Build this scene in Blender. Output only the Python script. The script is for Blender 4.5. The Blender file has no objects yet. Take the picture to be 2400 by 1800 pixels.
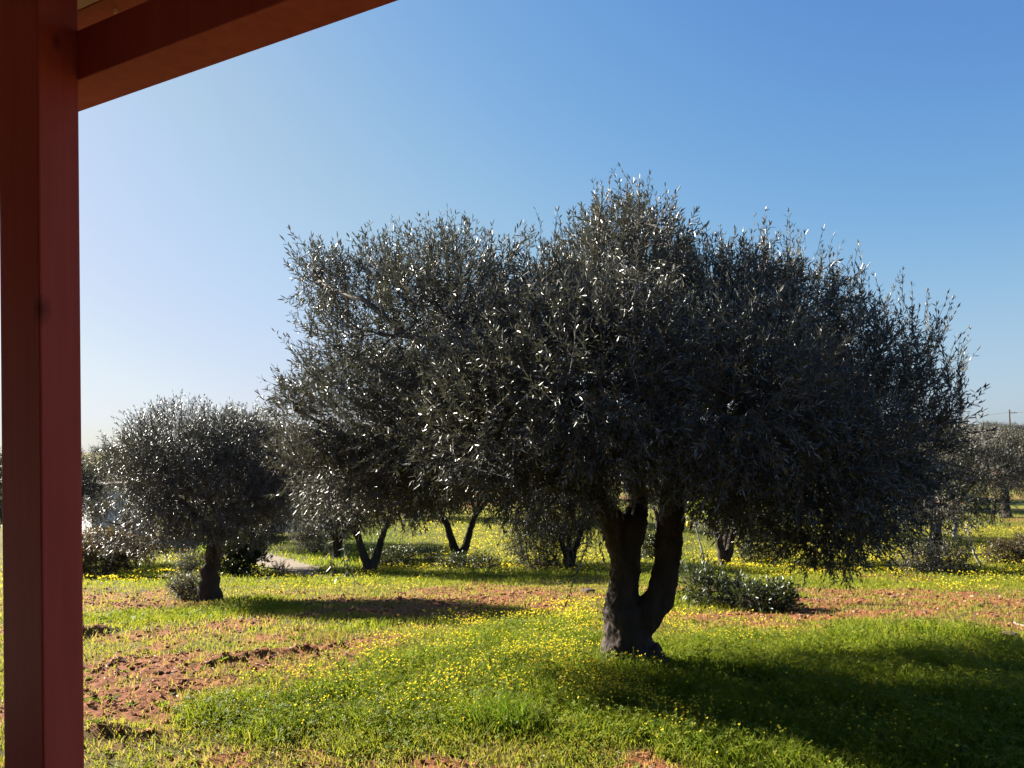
import bpy, math
import numpy as np
from mathutils import Matrix, Vector

C = bpy.context.scene
# ------------------------------------------------------------------ camera
F_PX = 1803.0            # focal length for a frame 2400 px wide
EYE = np.array([0.0, 0.0, 2.0])
HORIZON = 1050.0
ROLL = math.radians(0.5)
cam_d = bpy.data.cameras.new("camera")
cam = bpy.data.objects.new("camera", cam_d)
C.collection.objects.link(cam)
C.camera = cam
cam_d.sensor_width = 36.0
cam_d.lens = 36.0 * F_PX / 2400.0
cam_d.shift_y = (HORIZON - 900.0) / 2400.0
cam_d.clip_start = 0.05
cam_d.clip_end = 5000.0
RM = Matrix.Rotation(math.radians(90), 4, 'X') @ Matrix.Rotation(-ROLL, 4, 'Z')
cam.matrix_world = Matrix.Translation(Vector(EYE)) @ RM
R3 = np.array(RM.to_3x3())

# ------------------------------------------------------------------ sky, sun, exposure
SUN_EL = math.radians(26.5)
EXPOSURE = 2.4
SKY_GAIN = 1.0 / (0.05 * 2 ** EXPOSURE)
SUN_AZ = math.radians(57.5)      # to the left of the view direction
world = bpy.data.worlds.new("World")
C.world = world
world.use_nodes = True
wn = world.node_tree
bg = wn.nodes["Background"]
sky = wn.nodes.new("ShaderNodeTexSky")
sky.sky_type = 'NISHITA'
sky.sun_disc = False
sky.sun_elevation = SUN_EL
sky.sun_rotation = -SUN_AZ
sky.altitude = 50.0
sky.air_density = 1.0
sky.dust_density = 0.9
sky.ozone_density = 2.2
# film-like response of the hazy blue sky, channel by channel
SX = 0.75
m0 = wn.nodes.new("ShaderNodeVectorMath"); m0.operation = 'SCALE'; m0.inputs[3].default_value = 0.105 * SX
rc = wn.nodes.new("ShaderNodeRGBCurve")
rc.mapping.extend = 'HORIZONTAL'
for k, pts in enumerate((((0.117, 0.122), (0.147, 0.165), (0.32, 0.415), (0.721, 0.672), (1.036, 0.80)),
                         ((0.194, 0.283), (0.234, 0.355), (0.443, 0.585), (0.866, 0.765), (1.041, 0.847)),
                         ((0.15, 0.38), (0.33, 0.658), (0.396, 0.715), (0.474, 0.765), (0.649, 0.815), (0.74, 0.89), (0.836, 0.935)))):
    c = rc.mapping.curves[k]
    c.points[0].location = (0.0, 0.0); c.points[1].location = (1.0, (0.85, 0.87, 0.95)[k])
    for (a, b) in pts:
        c.points.new(a * SX, b * (1.0, 1.025, 0.985)[k])
rc.mapping.update()
comb = wn.nodes.new("ShaderNodeVectorMath"); comb.operation = 'SCALE'; comb.inputs[3].default_value = SKY_GAIN
wn.links.new(sky.outputs[0], m0.inputs[0]); wn.links.new(m0.outputs[0], rc.inputs[1]); wn.links.new(rc.outputs[0], comb.inputs[0])
wn.links.new(comb.outputs[0], bg.inputs[0])
bg.inputs[1].default_value = 0.05
sun_dir = np.array([-math.sin(SUN_AZ) * math.cos(SUN_EL), math.cos(SUN_AZ) * math.cos(SUN_EL), math.sin(SUN_EL)])
sd = bpy.data.lights.new("sun", 'SUN')
sd.energy = 5.0
sd.angle = math.radians(0.5)
sd.color = (1.0, 0.92, 0.80)
sun = bpy.data.objects.new("sun", sd)
C.collection.objects.link(sun)
sun.rotation_euler = Vector(-sun_dir).to_track_quat('-Z', 'Y').to_euler()
sun.location = (-40, 25, 30)
C.view_settings.view_transform = 'Standard'
C.view_settings.look = 'None'
C.view_settings.gamma = 1.0
C.view_settings.exposure = EXPOSURE
C.cycles.max_bounces = 6
C.cycles.diffuse_bounces = 3
C.cycles.glossy_bounces = 2
C.cycles.transmission_bounces = 4
C.cycles.use_denoising = True

# ------------------------------------------------------------------ numpy helpers
def norm(a):
    return a / np.maximum(np.linalg.norm(a, axis=-1, keepdims=True), 1e-9)

def sstep(a, b, x):
    t = np.clip((x - a) / (b - a), 0, 1)
    return t * t * (3 - 2 * t)

def sp(t, k):
    return k * np.logaddexp(0.0, t / k)

def hash2(i, j, s):
    n = (i.astype(np.int64) * 374761393 + j.astype(np.int64) * 668265263 + s * 974634877) & 0x7fffffff
    n = ((n ^ (n >> 13)) * 1274126177) & 0x7fffffff
    return ((n ^ (n >> 16)) & 0xffff) / 65535.0

def noise2(x, y, s=0):
    i = np.floor(x); j = np.floor(y)
    u = x - i; v = y - j
    u = u * u * (3 - 2 * u); v = v * v * (3 - 2 * v)
    a = hash2(i, j, s); b = hash2(i + 1, j, s); c = hash2(i, j + 1, s); d = hash2(i + 1, j + 1, s)
    return (a * (1 - u) + b * u) * (1 - v) + (c * (1 - u) + d * u) * v

def fbm(x, y, s=0, o=4):
    r = 0; amp = 0.5; t = 0
    for k in range(o):
        r = r + amp * noise2(x, y, s + k); t += amp
        x = x * 2.03 + 3.1; y = y * 2.03 + 1.7; amp *= 0.5
    return r / t

# ------------------------------------------------------------------ terrain
def hz(x, y):
    x = np.asarray(x, float); y = np.asarray(y, float)
    z = -0.107 * (sp(y - 7.3, 0.8) - sp(y - 29.5, 3.0))
    ang = x / np.maximum(y, 1.0)
    w = sstep(0.28, 0.56, ang)
    z = z + w * 0.058 * (sp(y - 50, 3.0) - sp(y - 108, 8.0))
    z = z + (fbm(x * 0.35, y * 0.35, 5, 3) - 0.5) * 0.16 * sstep(1.0, 4.0, y)
    return z

def ray(px, py):
    d = np.array([(px - 1200.0) / F_PX, -(py - HORIZON) / F_PX, -1.0])
    d = R3 @ d
    return d / d[1]                       # per metre of depth

def at(px, py):
    """the ground point seen at that place of the photograph"""
    d = ray(px, py)
    t = 2.5
    while t < 400:
        p = EYE + d * t
        if p[2] < hz(p[0], p[1]):
            return np.array([p[0], p[1], float(hz(p[0], p[1]))])
        t *= 1.004
    p = EYE + d * t
    return np.array([p[0], p[1], float(hz(p[0], p[1]))])

def dep(px, py, d):
    return EYE + ray(px, py) * d

def gp(px, d):
    """ground point in a picture column at a depth"""
    p = EYE + ray(px, 1100) * d
    return np.array([p[0], p[1], float(hz(p[0], p[1]))])

# ------------------------------------------------------------------ mesh accumulation
class Acc:
    def __init__(s):
        s.v = []; s.n = 0; s.q = []; s.t = []; s.qm = []; s.tm = []; s.tint = []
    def add(s, v, quads=None, tris=None, mat=0, tint=None):
        v = np.asarray(v, np.float32).reshape(-1, 3)
        s.v.append(v)
        s.tint.append(np.zeros(len(v), np.float32) if tint is None else np.broadcast_to(np.asarray(tint, np.float32), (len(v),)))
        if quads is not None and len(quads):
            q = np.asarray(quads, np.int64).reshape(-1, 4) + s.n
            s.q.append(q); s.qm.append(np.full(len(q), mat, np.int32))
        if tris is not None and len(tris):
            t = np.asarray(tris, np.int64).reshape(-1, 3) + s.n
            s.t.append(t); s.tm.append(np.full(len(t), mat, np.int32))
        s.n += len(v)
    def many(s, V, quads=None, tris=None, mat=0, tint=None):
        """V is (n, k, 3): n copies of a k-vertex piece with the same faces"""
        n, k = V.shape[:2]
        off = (np.arange(n) * k)[:, None, None]
        Q = None if quads is None else (off + np.asarray(quads)[None]).reshape(-1, 4)
        T = None if tris is None else (off + np.asarray(tris)[None]).reshape(-1, 3)
        if tint is not None:
            tint = np.repeat(np.asarray(tint, np.float32), k)
        s.add(V.reshape(-1, 3), Q, T, mat, tint)
    def mesh(s, name, mats, smooth=False, tint=True):
        me = bpy.data.meshes.new(name)
        V = np.concatenate(s.v)
        Q = np.concatenate(s.q) if s.q else np.zeros((0, 4), np.int64)
        T = np.concatenate(s.t) if s.t else np.zeros((0, 3), np.int64)
        me.vertices.add(len(V)); me.vertices.foreach_set("co", V.ravel())
        nl = Q.size + T.size
        me.loops.add(nl)
        me.loops.foreach_set("vertex_index", np.concatenate([Q.ravel(), T.ravel()]).astype(np.int32))
        npoly = len(Q) + len(T)
        me.polygons.add(npoly)
        ls = np.concatenate([np.arange(len(Q)) * 4, Q.size + np.arange(len(T)) * 3]).astype(np.int32)
        me.polygons.foreach_set("loop_start", ls)
        mi = np.concatenate(s.qm + s.tm) if (s.qm or s.tm) else np.zeros(0, np.int32)
        for m in mats:
            me.materials.append(m)
        me.polygons.foreach_set("material_index", mi)
        me.polygons.foreach_set("use_smooth", np.full(npoly, smooth))
        if tint:
            a = me.attributes.new("tint", 'FLOAT', 'POINT')
            a.data.foreach_set("value", np.concatenate(s.tint).astype(np.float32))
        me.update(calc_edges=True)
        return me
    def obj(s, name, mats, parent=None, smooth=False, tint=True):
        o = bpy.data.objects.new(name, s.mesh(name, mats, smooth, tint))
        C.collection.objects.link(o)
        if parent is not None:
            o.parent = parent
        return o

def empty(name, loc, rz=0.0):
    o = bpy.data.objects.new(name, None)
    C.collection.objects.link(o)
    o.location = Vector([float(c) for c in loc]); o.rotation_euler = (0, 0, rz)
    o.empty_display_size = 0.2
    return o

def tag(o, label=None, cat=None, group=None, kind=None):
    if label: o["label"] = label
    if cat: o["category"] = cat
    if group: o["group"] = group
    if kind: o["kind"] = kind
    return o

def tube(acc, P, r, sides=6, mat=0, rough=0.0, rng=None, cap=True, tint=0.0):
    P = np.asarray(P, float); r = np.broadcast_to(np.asarray(r, float), (len(P),))
    T = np.gradient(P, axis=0); T = norm(T)
    ref = np.array([0.0, 0.0, 1.0]) if abs(T[0][2]) < 0.9 else np.array([1.0, 0.0, 0.0])
    u = norm(np.cross(T[0], ref)); V = []
    a = np.linspace(0, 2 * np.pi, sides, endpoint=False)
    for k in range(len(P)):
        u = norm(u - T[k] * np.dot(u, T[k])); w = np.cross(T[k], u)
        rr = r[k]
        if rough and rng is not None:
            rr = r[k] * (1 + rough * rng.normal(size=sides))[:, None]
        V.append(P[k] + rr * (np.cos(a)[:, None] * u + np.sin(a)[:, None] * w))
    V = np.concatenate(V); n = len(P); q = []
    i = np.arange(sides); j = (i + 1) % sides
    for k in range(n - 1):
        q.append(np.stack([k * sides + i, k * sides + j, (k + 1) * sides + j, (k + 1) * sides + i], 1))
    tr = []
    if cap:
        V = np.concatenate([V, P[-1:], P[:1]])
        tr = np.concatenate([np.stack([(n - 1) * sides + i, (n - 1) * sides + j, np.full(sides, n * sides)], 1),
                             np.stack([j, i, np.full(sides, n * sides + 1)], 1)])
    acc.add(V, np.concatenate(q), tr, mat, tint)

def curve(a, b, n, bend, rng):
    t = np.linspace(0, 1, n)[:, None]
    a = np.asarray(a, float); b = np.asarray(b, float)
    L = np.linalg.norm(b - a)
    off = rng.normal(size=3) * bend * L
    P = a + (b - a) * t + off * (np.sin(np.pi * t)) * 0.5
    P[1:-1] += rng.normal(size=(n - 2, 3)) * bend * L * 0.12
    return P

# ------------------------------------------------------------------ materials
def mat(name):
    m = bpy.data.materials.new(name); m.use_nodes = True
    nt = m.node_tree; nt.nodes.clear()
    out = nt.nodes.new("ShaderNodeOutputMaterial")
    return m, nt, out

def N(nt, t, **kw):
    n = nt.nodes.new(t)
    for k, v in kw.items():
        if isinstance(k, str) and k.startswith("i_"):
            n.inputs[int(k[2:])].default_value = v
        else:
            setattr(n, k, v)
    return n

def ramp(nt, stops):
    r = nt.nodes.new("ShaderNodeValToRGB")
    e = r.color_ramp.elements
    while len(e) < len(stops): e.new(0.5)
    for k, (p, c) in enumerate(stops):
        e[k].position = p; e[k].color = (*c, 1.0)
    return r

def leaf_mat(name, top, under, trans=0.25, rough=0.38, spec=0.5, tcol=None):
    m, nt, out = mat(name); L = nt.links
    at_ = N(nt, "ShaderNodeAttribute", attribute_name="tint")
    r1 = ramp(nt, [(0.0, tuple(c * 0.6 for c in top)), (0.7, top), (1.0, tuple(min(1, c * 1.7) for c in top))])
    r2 = ramp(nt, [(0.0, tuple(c * 0.7 for c in under)), (1.0, under)])
    L.new(at_.outputs["Fac"], r1.inputs[0]); L.new(at_.outputs["Fac"], r2.inputs[0])
    g = N(nt, "ShaderNodeNewGeometry")
    mx = N(nt, "ShaderNodeMixRGB")
    L.new(g.outputs["Backfacing"], mx.inputs[0]); L.new(r1.outputs[0], mx.inputs[1]); L.new(r2.outputs[0], mx.inputs[2])
    p = N(nt, "ShaderNodeBsdfPrincipled")
    L.new(mx.outputs[0], p.inputs["Base Color"])
    p.inputs["Roughness"].default_value = rough
    p.inputs["Specular IOR Level"].default_value = spec
    t = N(nt, "ShaderNodeBsdfTranslucent")
    t.inputs[0].default_value = (*(tcol or tuple(min(1, c * 1.6) for c in top)), 1)
    ms = N(nt, "ShaderNodeMixShader"); ms.inputs[0].default_value = trans
    L.new(p.outputs[0], ms.inputs[1]); L.new(t.outputs[0], ms.inputs[2]); L.new(ms.outputs[0], out.inputs[0])
    return m

def grass_mat(name, stops, trans=0.5):
    m, nt, out = mat(name); L = nt.links
    at_ = N(nt, "ShaderNodeAttribute", attribute_name="tint")
    r = ramp(nt, stops)
    L.new(at_.outputs["Fac"], r.inputs[0])
    p = N(nt, "ShaderNodeBsdfPrincipled"); p.inputs["Roughness"].default_value = 0.6
    p.inputs["Specular IOR Level"].default_value = 0.15
    t = N(nt, "ShaderNodeBsdfTranslucent")
    L.new(r.outputs[0], p.inputs["Base Color"]); L.new(r.outputs[0], t.inputs[0])
    ms = N(nt, "ShaderNodeMixShader"); ms.inputs[0].default_value = trans
    L.new(p.outputs[0], ms.inputs[1]); L.new(t.outputs[0], ms.inputs[2]); L.new(ms.outputs[0], out.inputs[0])
    return m

def rough_mat(name, c1, c2, scale=8.0, rough=0.85, bump=0.5, stretch=(1, 1, 1), spec=0.25, dist=0.02):
    m, nt, out = mat(name); L = nt.links
    tc = N(nt, "ShaderNodeTexCoord"); mp = N(nt, "ShaderNodeMapping")
    mp.inputs["Scale"].default_value = stretch
    L.new(tc.outputs["Object"], mp.inputs[0])
    n1 = N(nt, "ShaderNodeTexNoise"); n1.inputs["Scale"].default_value = scale; n1.inputs["Detail"].default_value = 8
    n1.inputs["Roughness"].default_value = 0.65
    L.new(mp.outputs[0], n1.inputs["Vector"])
    r = ramp(nt, [(0.3, c1), (0.72, c2)])
    L.new(n1.outputs["Fac"], r.inputs[0])
    p = N(nt, "ShaderNodeBsdfPrincipled"); p.inputs["Roughness"].default_value = rough
    p.inputs["Specular IOR Level"].default_value = spec
    L.new(r.outputs[0], p.inputs["Base Color"])
    if bump:
        b = N(nt, "ShaderNodeBump"); b.inputs["Strength"].default_value = bump; b.inputs["Distance"].default_value = dist
        L.new(n1.outputs["Fac"], b.inputs["Height"]); L.new(b.outputs[0], p.inputs["Normal"])
    L.new(p.outputs[0], out.inputs[0])
    return m

M_OLIVE = leaf_mat("olive_leaf", (0.020, 0.021, 0.011), (0.140, 0.138, 0.115), trans=0.13, rough=0.45, spec=0.95, tcol=(0.085, 0.086, 0.045))
M_OLIVE_FAR = leaf_mat("olive_leaf_far", (0.017, 0.018, 0.008), (0.085, 0.083, 0.06), trans=0.10, rough=0.52, spec=0.55, tcol=(0.07, 0.072, 0.016))
M_CITRUS = leaf_mat("citrus_leaf", (0.012, 0.019, 0.006), (0.033, 0.045, 0.018), trans=0.16, rough=0.42, spec=0.4, tcol=(0.10, 0.13, 0.018))
M_RUST = leaf_mat("bronze_leaf", (0.026, 0.024, 0.010), (0.05, 0.043, 0.023), trans=0.2, rough=0.45, spec=0.35, tcol=(0.2, 0.13, 0.03))
M_GREY = leaf_mat("grey_leaf", (0.045, 0.048, 0.036), (0.10, 0.10, 0.085), trans=0.2, rough=0.5, spec=0.35, tcol=(0.2, 0.2, 0.12))
M_LIME = leaf_mat("lime_leaf", (0.10, 0.14, 0.02), (0.13, 0.17, 0.04), trans=0.45, rough=0.45, spec=0.3, tcol=(0.35, 0.42, 0.03))
M_BARK = rough_mat("olive_bark", (0.018, 0.014, 0.011), (0.060, 0.046, 0.036), 9, 0.9, 1.0, (1, 1, 0.3), dist=0.04)
M_TWIG = rough_mat("olive_twig", (0.035, 0.029, 0.023), (0.10, 0.085, 0.068), 20, 0.7, 0.0)
M_PALEBARK = rough_mat("pale_bark", (0.2, 0.18, 0.16), (0.45, 0.42, 0.38), 14, 0.8, 0.4, (1, 1, 0.4))

# ------------------------------------------------------------------ porch
def wood_mat(knots):
    m, nt, out = mat("red_stained_wood"); L = nt.links
    tc = N(nt, "ShaderNodeTexCoord"); mp = N(nt, "ShaderNodeMapping")
    mp.inputs["Scale"].default_value = (30, 30, 1.6)
    L.new(tc.outputs["Object"], mp.inputs[0])
    n1 = N(nt, "ShaderNodeTexNoise"); n1.inputs["Scale"].default_value = 1.2; n1.inputs["Detail"].default_value = 6
    L.new(mp.outputs[0], n1.inputs["Vector"])
    r = ramp(nt, [(0.25, (0.37, 0.066, 0.052)), (0.8, (0.47, 0.096, 0.078))])
    L.new(n1.outputs["Fac"], r.inputs[0])
    col = r.outputs[0]
    for (kx, ky, kz, sz) in knots:
        mp2 = N(nt, "ShaderNodeMapping")
        mp2.inputs["Location"].default_value = (-kx, -ky, -kz)
        L.new(tc.outputs["Object"], mp2.inputs[0])
        ml = N(nt, "ShaderNodeVectorMath", operation='MULTIPLY'); ml.inputs[1].default_value = (1, 1, 0.6)
        L.new(mp2.outputs[0], ml.inputs[0])
        n2 = N(nt, "ShaderNodeTexNoise"); n2.inputs["Scale"].default_value = 60
        L.new(tc.outputs["Object"], n2.inputs["Vector"])
        ln = N(nt, "ShaderNodeVectorMath", operation='LENGTH'); L.new(ml.outputs[0], ln.inputs[0])
        ad = N(nt, "ShaderNodeMath", operation='MULTIPLY_ADD'); ad.inputs[1].default_value = sz * 0.8
        L.new(n2.outputs["Fac"], ad.inputs[0]); L.new(ln.outputs["Value"], ad.inputs[2])
        kr = N(nt, "ShaderNodeMapRange"); kr.inputs[1].default_value = sz * 0.5; kr.inputs[2].default_value = sz * 1.5
        kr.inputs[3].default_value = 0.75; kr.inputs[4].default_value = 0.0
        L.new(ad.outputs[0], kr.inputs[0])
        mx = N(nt, "ShaderNodeMixRGB"); mx.inputs[2].default_value = (0.05, 0.016, 0.012, 1)
        L.new(kr.outputs[0], mx.inputs[0]); L.new(col, mx.inputs[1]); col = mx.outputs[0]
    p = N(nt, "ShaderNodeBsdfPrincipled"); p.inputs["Roughness"].default_value = 0.55
    p.inputs["Specular IOR Level"].default_value = 0.12
    L.new(col, p.inputs["Base Color"])
    b = N(nt, "ShaderNodeBump"); b.inputs["Strength"].default_value = 0.12; b.inputs["Distance"].default_value = 0.004
    L.new(n1.outputs["Fac"], b.inputs["Height"]); L.new(b.outputs[0], p.inputs["Normal"])
    L.new(p.outputs[0], out.inputs[0])
    return m

BV = np.array([-0.881, 0.473, 0.0])      # along the beam, away to the left
NV = np.array([0.473, 0.881, 0.0])       # out of the porch
CORNER = np.array([-1.102, 1.80, 0.0])   # the post's near vertical edge
POST_W, POST_D = 0.166, 0.100
ZB = 2.0 + 0.911                          # underside of the beam
def porch():
    root = empty("porch", CORNER + np.array([0, 0, 0.45]))
    rz = math.atan2(BV[1], BV[0])
    root.rotation_euler = (0, 0, rz)
    # local axes: x along BV, y = -NV (rotated left of BV), z up
    def box(name, x0, x1, y0, y1, z0, z1, m, bev=0.004):
        bmv = np.array([[x, y, z] for x in (x0, x1) for y in (y0, y1) for z in (z0, z1)], float)
        a = Acc()
        a.add(bmv, [[0, 1, 3, 2], [4, 6, 7, 5], [0, 4, 5, 1], [2, 3, 7, 6], [0, 2, 6, 4], [1, 5, 7, 3]])
        o = a.obj(name, [m], root, tint=False)
        if bev:
            md = o.modifiers.new("bevel", 'BEVEL'); md.width = bev; md.segments = 2
        return o
    z = lambda w: w - 0.45
    # knots in the post's own coordinates
    wood_post = wood_mat([(0.0, -0.045, z(2.0 + 0.98), 0.014), (0.005, -0.004, z(2.0 + 0.335), 0.024)])
    wood = wood_mat([])
    box("post", 0.0, POST_W, -POST_D, 0.0, 0.02, z(ZB + 0.2405), wood_post, 0.005)
    yb = -POST_D + 0.004
    box("beam", -9.0, 8.0, yb - 0.112, yb, z(ZB), z(ZB + 0.121), wood, 0.003)
    box("ceiling_trim", -9.0, 8.0, -0.46, -0.1735, z(ZB + 0.239), z(ZB + 0.262), wood, 0.002)
    plaster = rough_mat("cream_plaster", (0.72, 0.50, 0.44), (0.78, 0.56, 0.50), 6, 0.9, 0.15)
    box("ceiling", -9.0, 8.0, -0.172, 3.2, z(ZB + 0.241), z(ZB + 0.29), plaster, 0)
    box("roof", -9.1, 8.1, -0.50, 3.3, z(ZB + 0.295), z(ZB + 0.38), rough_mat("roof_felt", (0.16, 0.07, 0.05), (0.25, 0.12, 0.08), 9), 0)  # unseen roof, run far left to keep the post's inner face dark
    tile = rough_mat("terrace_tile", (0.085, 0.046, 0.036), (0.12, 0.068, 0.052), 3, 0.6, 0.1)
    box("floor", -9.0, 8.0, -POST_D - 0.16, 3.2, -1.1, 0.0, tile, 0)
    wallm = rough_mat("terracotta_plaster", (0.055, 0.028, 0.02), (0.08, 0.042, 0.03), 5, 0.9, 0.2)
    box("wall", -9.0, 8.0, 3.2, 3.4, 0.0, z(ZB + 0.2405), wallm, 0)  # unseen wall, added to keep sky light off the post
    # small metal hook under the trim board
    a = Acc(); rng = np.random.default_rng(2)
    hp = dep(270, 6, 1.99); hp[2] = ZB + 0.239
    R = np.array(Matrix.Rotation(-rz, 3, 'Z')); hl = R @ (hp - np.array(root.location))
    th = np.linspace(0, 1.6 * np.pi, 14)
    P = np.stack([hl[0] + 0.006 * np.sin(th), np.full(14, hl[1]), hl[2] - 0.006 - 0.005 * (1 - np.cos(th))], 1)
    P = np.concatenate([[[hl[0], hl[1], hl[2]]], P])
    tube(a, P, 0.0016, 6)
    m, nt, out = mat("zinc_metal"); p = N(nt, "ShaderNodeBsdfPrincipled"); p.inputs["Metallic"].default_value = 1
    p.inputs["Base Color"].default_value = (0.7, 0.68, 0.65, 1); p.inputs["Roughness"].default_value = 0.3
    nt.links.new(p.outputs[0], out.inputs[0])
    a.obj("hook", [m], root, smooth=True, tint=False)
    tag(root, "red stained wooden porch with square post, eaves beam and cream ceiling", "porch")
porch()

# ------------------------------------------------------------------ ground zones
def poly(*pts):
    return np.array([at(px, py)[:2] for px, py in pts])

def pdist(P, x, y):
    """signed distance to a polygon, positive inside"""
    d = np.full(x.shape, 1e9); ins = np.zeros(x.shape, bool)
    n = len(P)
    for k in range(n):
        a = P[k]; b = P[(k + 1) % n]
        e = b - a; wx = x - a[0]; wy = y - a[1]
        t = np.clip((wx * e[0] + wy * e[1]) / max(e @ e, 1e-9), 0, 1)
        d = np.minimum(d, (wx - e[0] * t) ** 2 + (wy - e[1] * t) ** 2)
        c = ((a[1] > y) != (b[1] > y)) & (x < (b[0] - a[0]) * (y - a[1]) / (b[1] - a[1] + 1e-12) + a[0])
        ins ^= c
    d = np.sqrt(d)
    return np.where(ins, d, -d)

SOIL = [
    (poly((170, 1545), (330, 1500), (450, 1545), (600, 1535), (960, 1492), (1010, 1512), (800, 1570), (640, 1625), (470, 1648), (380, 1690), (170, 1700)), 1.0),
    (poly((150, 1392), (400, 1385), (430, 1408), (330, 1440), (150, 1445)), 0.75),
    (poly((150, 1460), (420, 1470), (600, 1440), (700, 1470), (500, 1500), (300, 1530), (150, 1540)), 0.55),
    (poly((760, 1420), (860, 1395), (1150, 1370), (1440, 1383), (1440, 1425), (1100, 1438), (850, 1445)), 0.8),
    (poly((1640, 1432), (1820, 1390), (2100, 1382), (2450, 1400), (2450, 1436), (2050, 1452), (1800, 1468), (1640, 1452)), 0.72),
    (poly((1590, 1440), (1950, 1455), (1920, 1500), (1750, 1500), (1600, 1475)), 0.6),
    (poly((2300, 1438), (2450, 1432), (2450, 1495), (2330, 1475)), 0.6),
    (poly((150, 1700), (330, 1690), (420, 1740), (150, 1780)), 0.5),
    (poly((450, 1775), (900, 1770), (1250, 1785), (1250, 1850), (450, 1850)), 0.7),
    (poly((2050, 1345), (2160, 1350), (2160, 1362), (2050, 1360)), 0.7),
    (poly((200, 1235), (330, 1240), (330, 1262), (200, 1260)), 0.5),
]
LUSH = [
    (poly((450, 1655), (700, 1605), (900, 1545), (1020, 1500), (1390, 1440), (1420, 1520), (1560, 1500), (1750, 1500), (2000, 1470), (2450, 1480), (2450, 1860), (1700, 1860), (1500, 1790), (1250, 1760), (900, 1745), (600, 1720)), 1.0),
    (poly((190, 1440), (480, 1425), (620, 1400), (700, 1430), (400, 1470), (190, 1470)), 0.7),
    (poly((700, 1480), (900, 1450), (1000, 1460), (900, 1495), (650, 1520)), 0.6),
    (poly((1500, 1395), (1850, 1400), (1700, 1440), (1520, 1440)), 0.8),
    (poly((150, 1195), (2500, 1195), (2500, 1385), (1640, 1375), (1400, 1362), (900, 1372), (480, 1372), (150, 1370)), 0.5),
    (poly((620, 1280), (900, 1230), (1000, 1300), (800, 1345), (700, 1320)), 0.9),
]
FLOWER = [
    (poly((870, 1540), (1000, 1465), (1330, 1415), (1410, 1430), (1405, 1540), (1480, 1600), (1640, 1700), (1560, 1720), (1300, 1660), (1050, 1640), (850, 1610), (700, 1590)), 1.0),
    (poly((100, 1330), (330, 1330), (420, 1310), (480, 1280), (520, 1350), (300, 1368), (100, 1385)), 1.0),
    (poly((830, 1310), (1000, 1290), (1450, 1285), (1450, 1345), (1000, 1348), (780, 1360)), 1.0),
    (poly((980, 1180), (1460, 1190), (1460, 1290), (1100, 1285), (1000, 1270)), 0.8),
    (poly((1640, 1290), (1900, 1240), (2500, 1230), (2500, 1350), (2250, 1350), (1900, 1360), (1640, 1340)), 1.0),
    (poly((1900, 1350), (2500, 1340), (2500, 1400), (2100, 1390)), 0.4),
    (poly((1550, 1445), (1760, 1465), (1900, 1500), (1700, 1520), (1520, 1500)), 0.6),
    (poly((600, 1350), (900, 1345), (1000, 1390), (700, 1400)), 0.35),
    (poly((520, 1600), (900, 1600), (1250, 1650), (1250, 1740), (800, 1720), (500, 1690)), 0.12),
    (poly((1560, 1700), (2400, 1560), (2400, 1860), (1700, 1860)), 0.07),
]
WEEDS = [(poly((960, 1650), (1300, 1690), (1600, 1715), (1650, 1770), (1250, 1748), (940, 1722)), 1.0)]
def zone(zs, x, y, soft=0.35, s=0, rag=0.9):
    r = np.zeros(x.shape)
    dd = np.sqrt(x * x + y * y)
    k = np.clip(dd / 8.0, 0.6, 4.0)
    nz = (fbm(x * 1.1, y * 1.1, 31 + s, 4) - 0.5) * rag * 1.6
    for P, w in zs:
        d = pdist(P, x, y)
        r = np.maximum(r, w * sstep(-soft, soft, (d + nz * k) / k))
    return r

def soil_at(x, y):
    s = zone(SOIL, x, y, 0.35, 0)
    base = sstep(0.47, 0.62, fbm(x * 0.9 + 7, y * 0.9, 12, 4)) * 0.62 * (1 - 0.9 * sstep(13, 18, y))
    s = np.maximum(s, base * (1 - zone(LUSH, x, y, 0.4, 3)))
    patch = sstep(0.36, 0.56, fbm(x * 2.7, y * 2.7, 77, 4))
    return np.clip(s * (0.35 + 0.75 * patch), 0, 1)

# ------------------------------------------------------------------ ground mesh
def micro(x, y, soil):
    dd = np.sqrt(x * x + y * y)
    near = 1 - sstep(25, 60, dd)
    c = fbm(x * 6.5, y * 6.5, 51, 3) - 0.5
    c2 = np.abs(noise2(x * 13, y * 13, 61) - 0.5) * 2
    h = (c * 0.042 + c2 * 0.024 + (noise2(x * 27, y * 27, 63) - 0.5) * 0.018) * soil
    # plough ridge with a shaded edge
    for (a, b, hgt, wd) in RIDGES:
        e = b - a; L = np.linalg.norm(e); e = e / L
        t = (x - a[0]) * e[0] + (y - a[1]) * e[1]
        n = -(x - a[0]) * e[1] + (y - a[1]) * e[0] + (noise2(t * 3, t * 0, 4) - 0.5) * 0.14
        h = h + hgt * np.exp(-(n / wd) ** 2) * sstep(-0.3, 0.3, t) * (1 - sstep(L - 0.3, L + 0.4, t)) * (0.6 + 0.8 * noise2(t * 5, n * 3, 8))
    return h * near
RIDGES = [(at(455, 1562)[:2], at(780, 1520)[:2], 0.045, 0.08), (at(170, 1722)[:2], at(310, 1728)[:2], 0.08, 0.08),
          (at(150, 1500)[:2], at(270, 1478)[:2], 0.09, 0.12), (at(1640, 1402)[:2], at(1850, 1402)[:2], 0.0, 0.2)]

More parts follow.
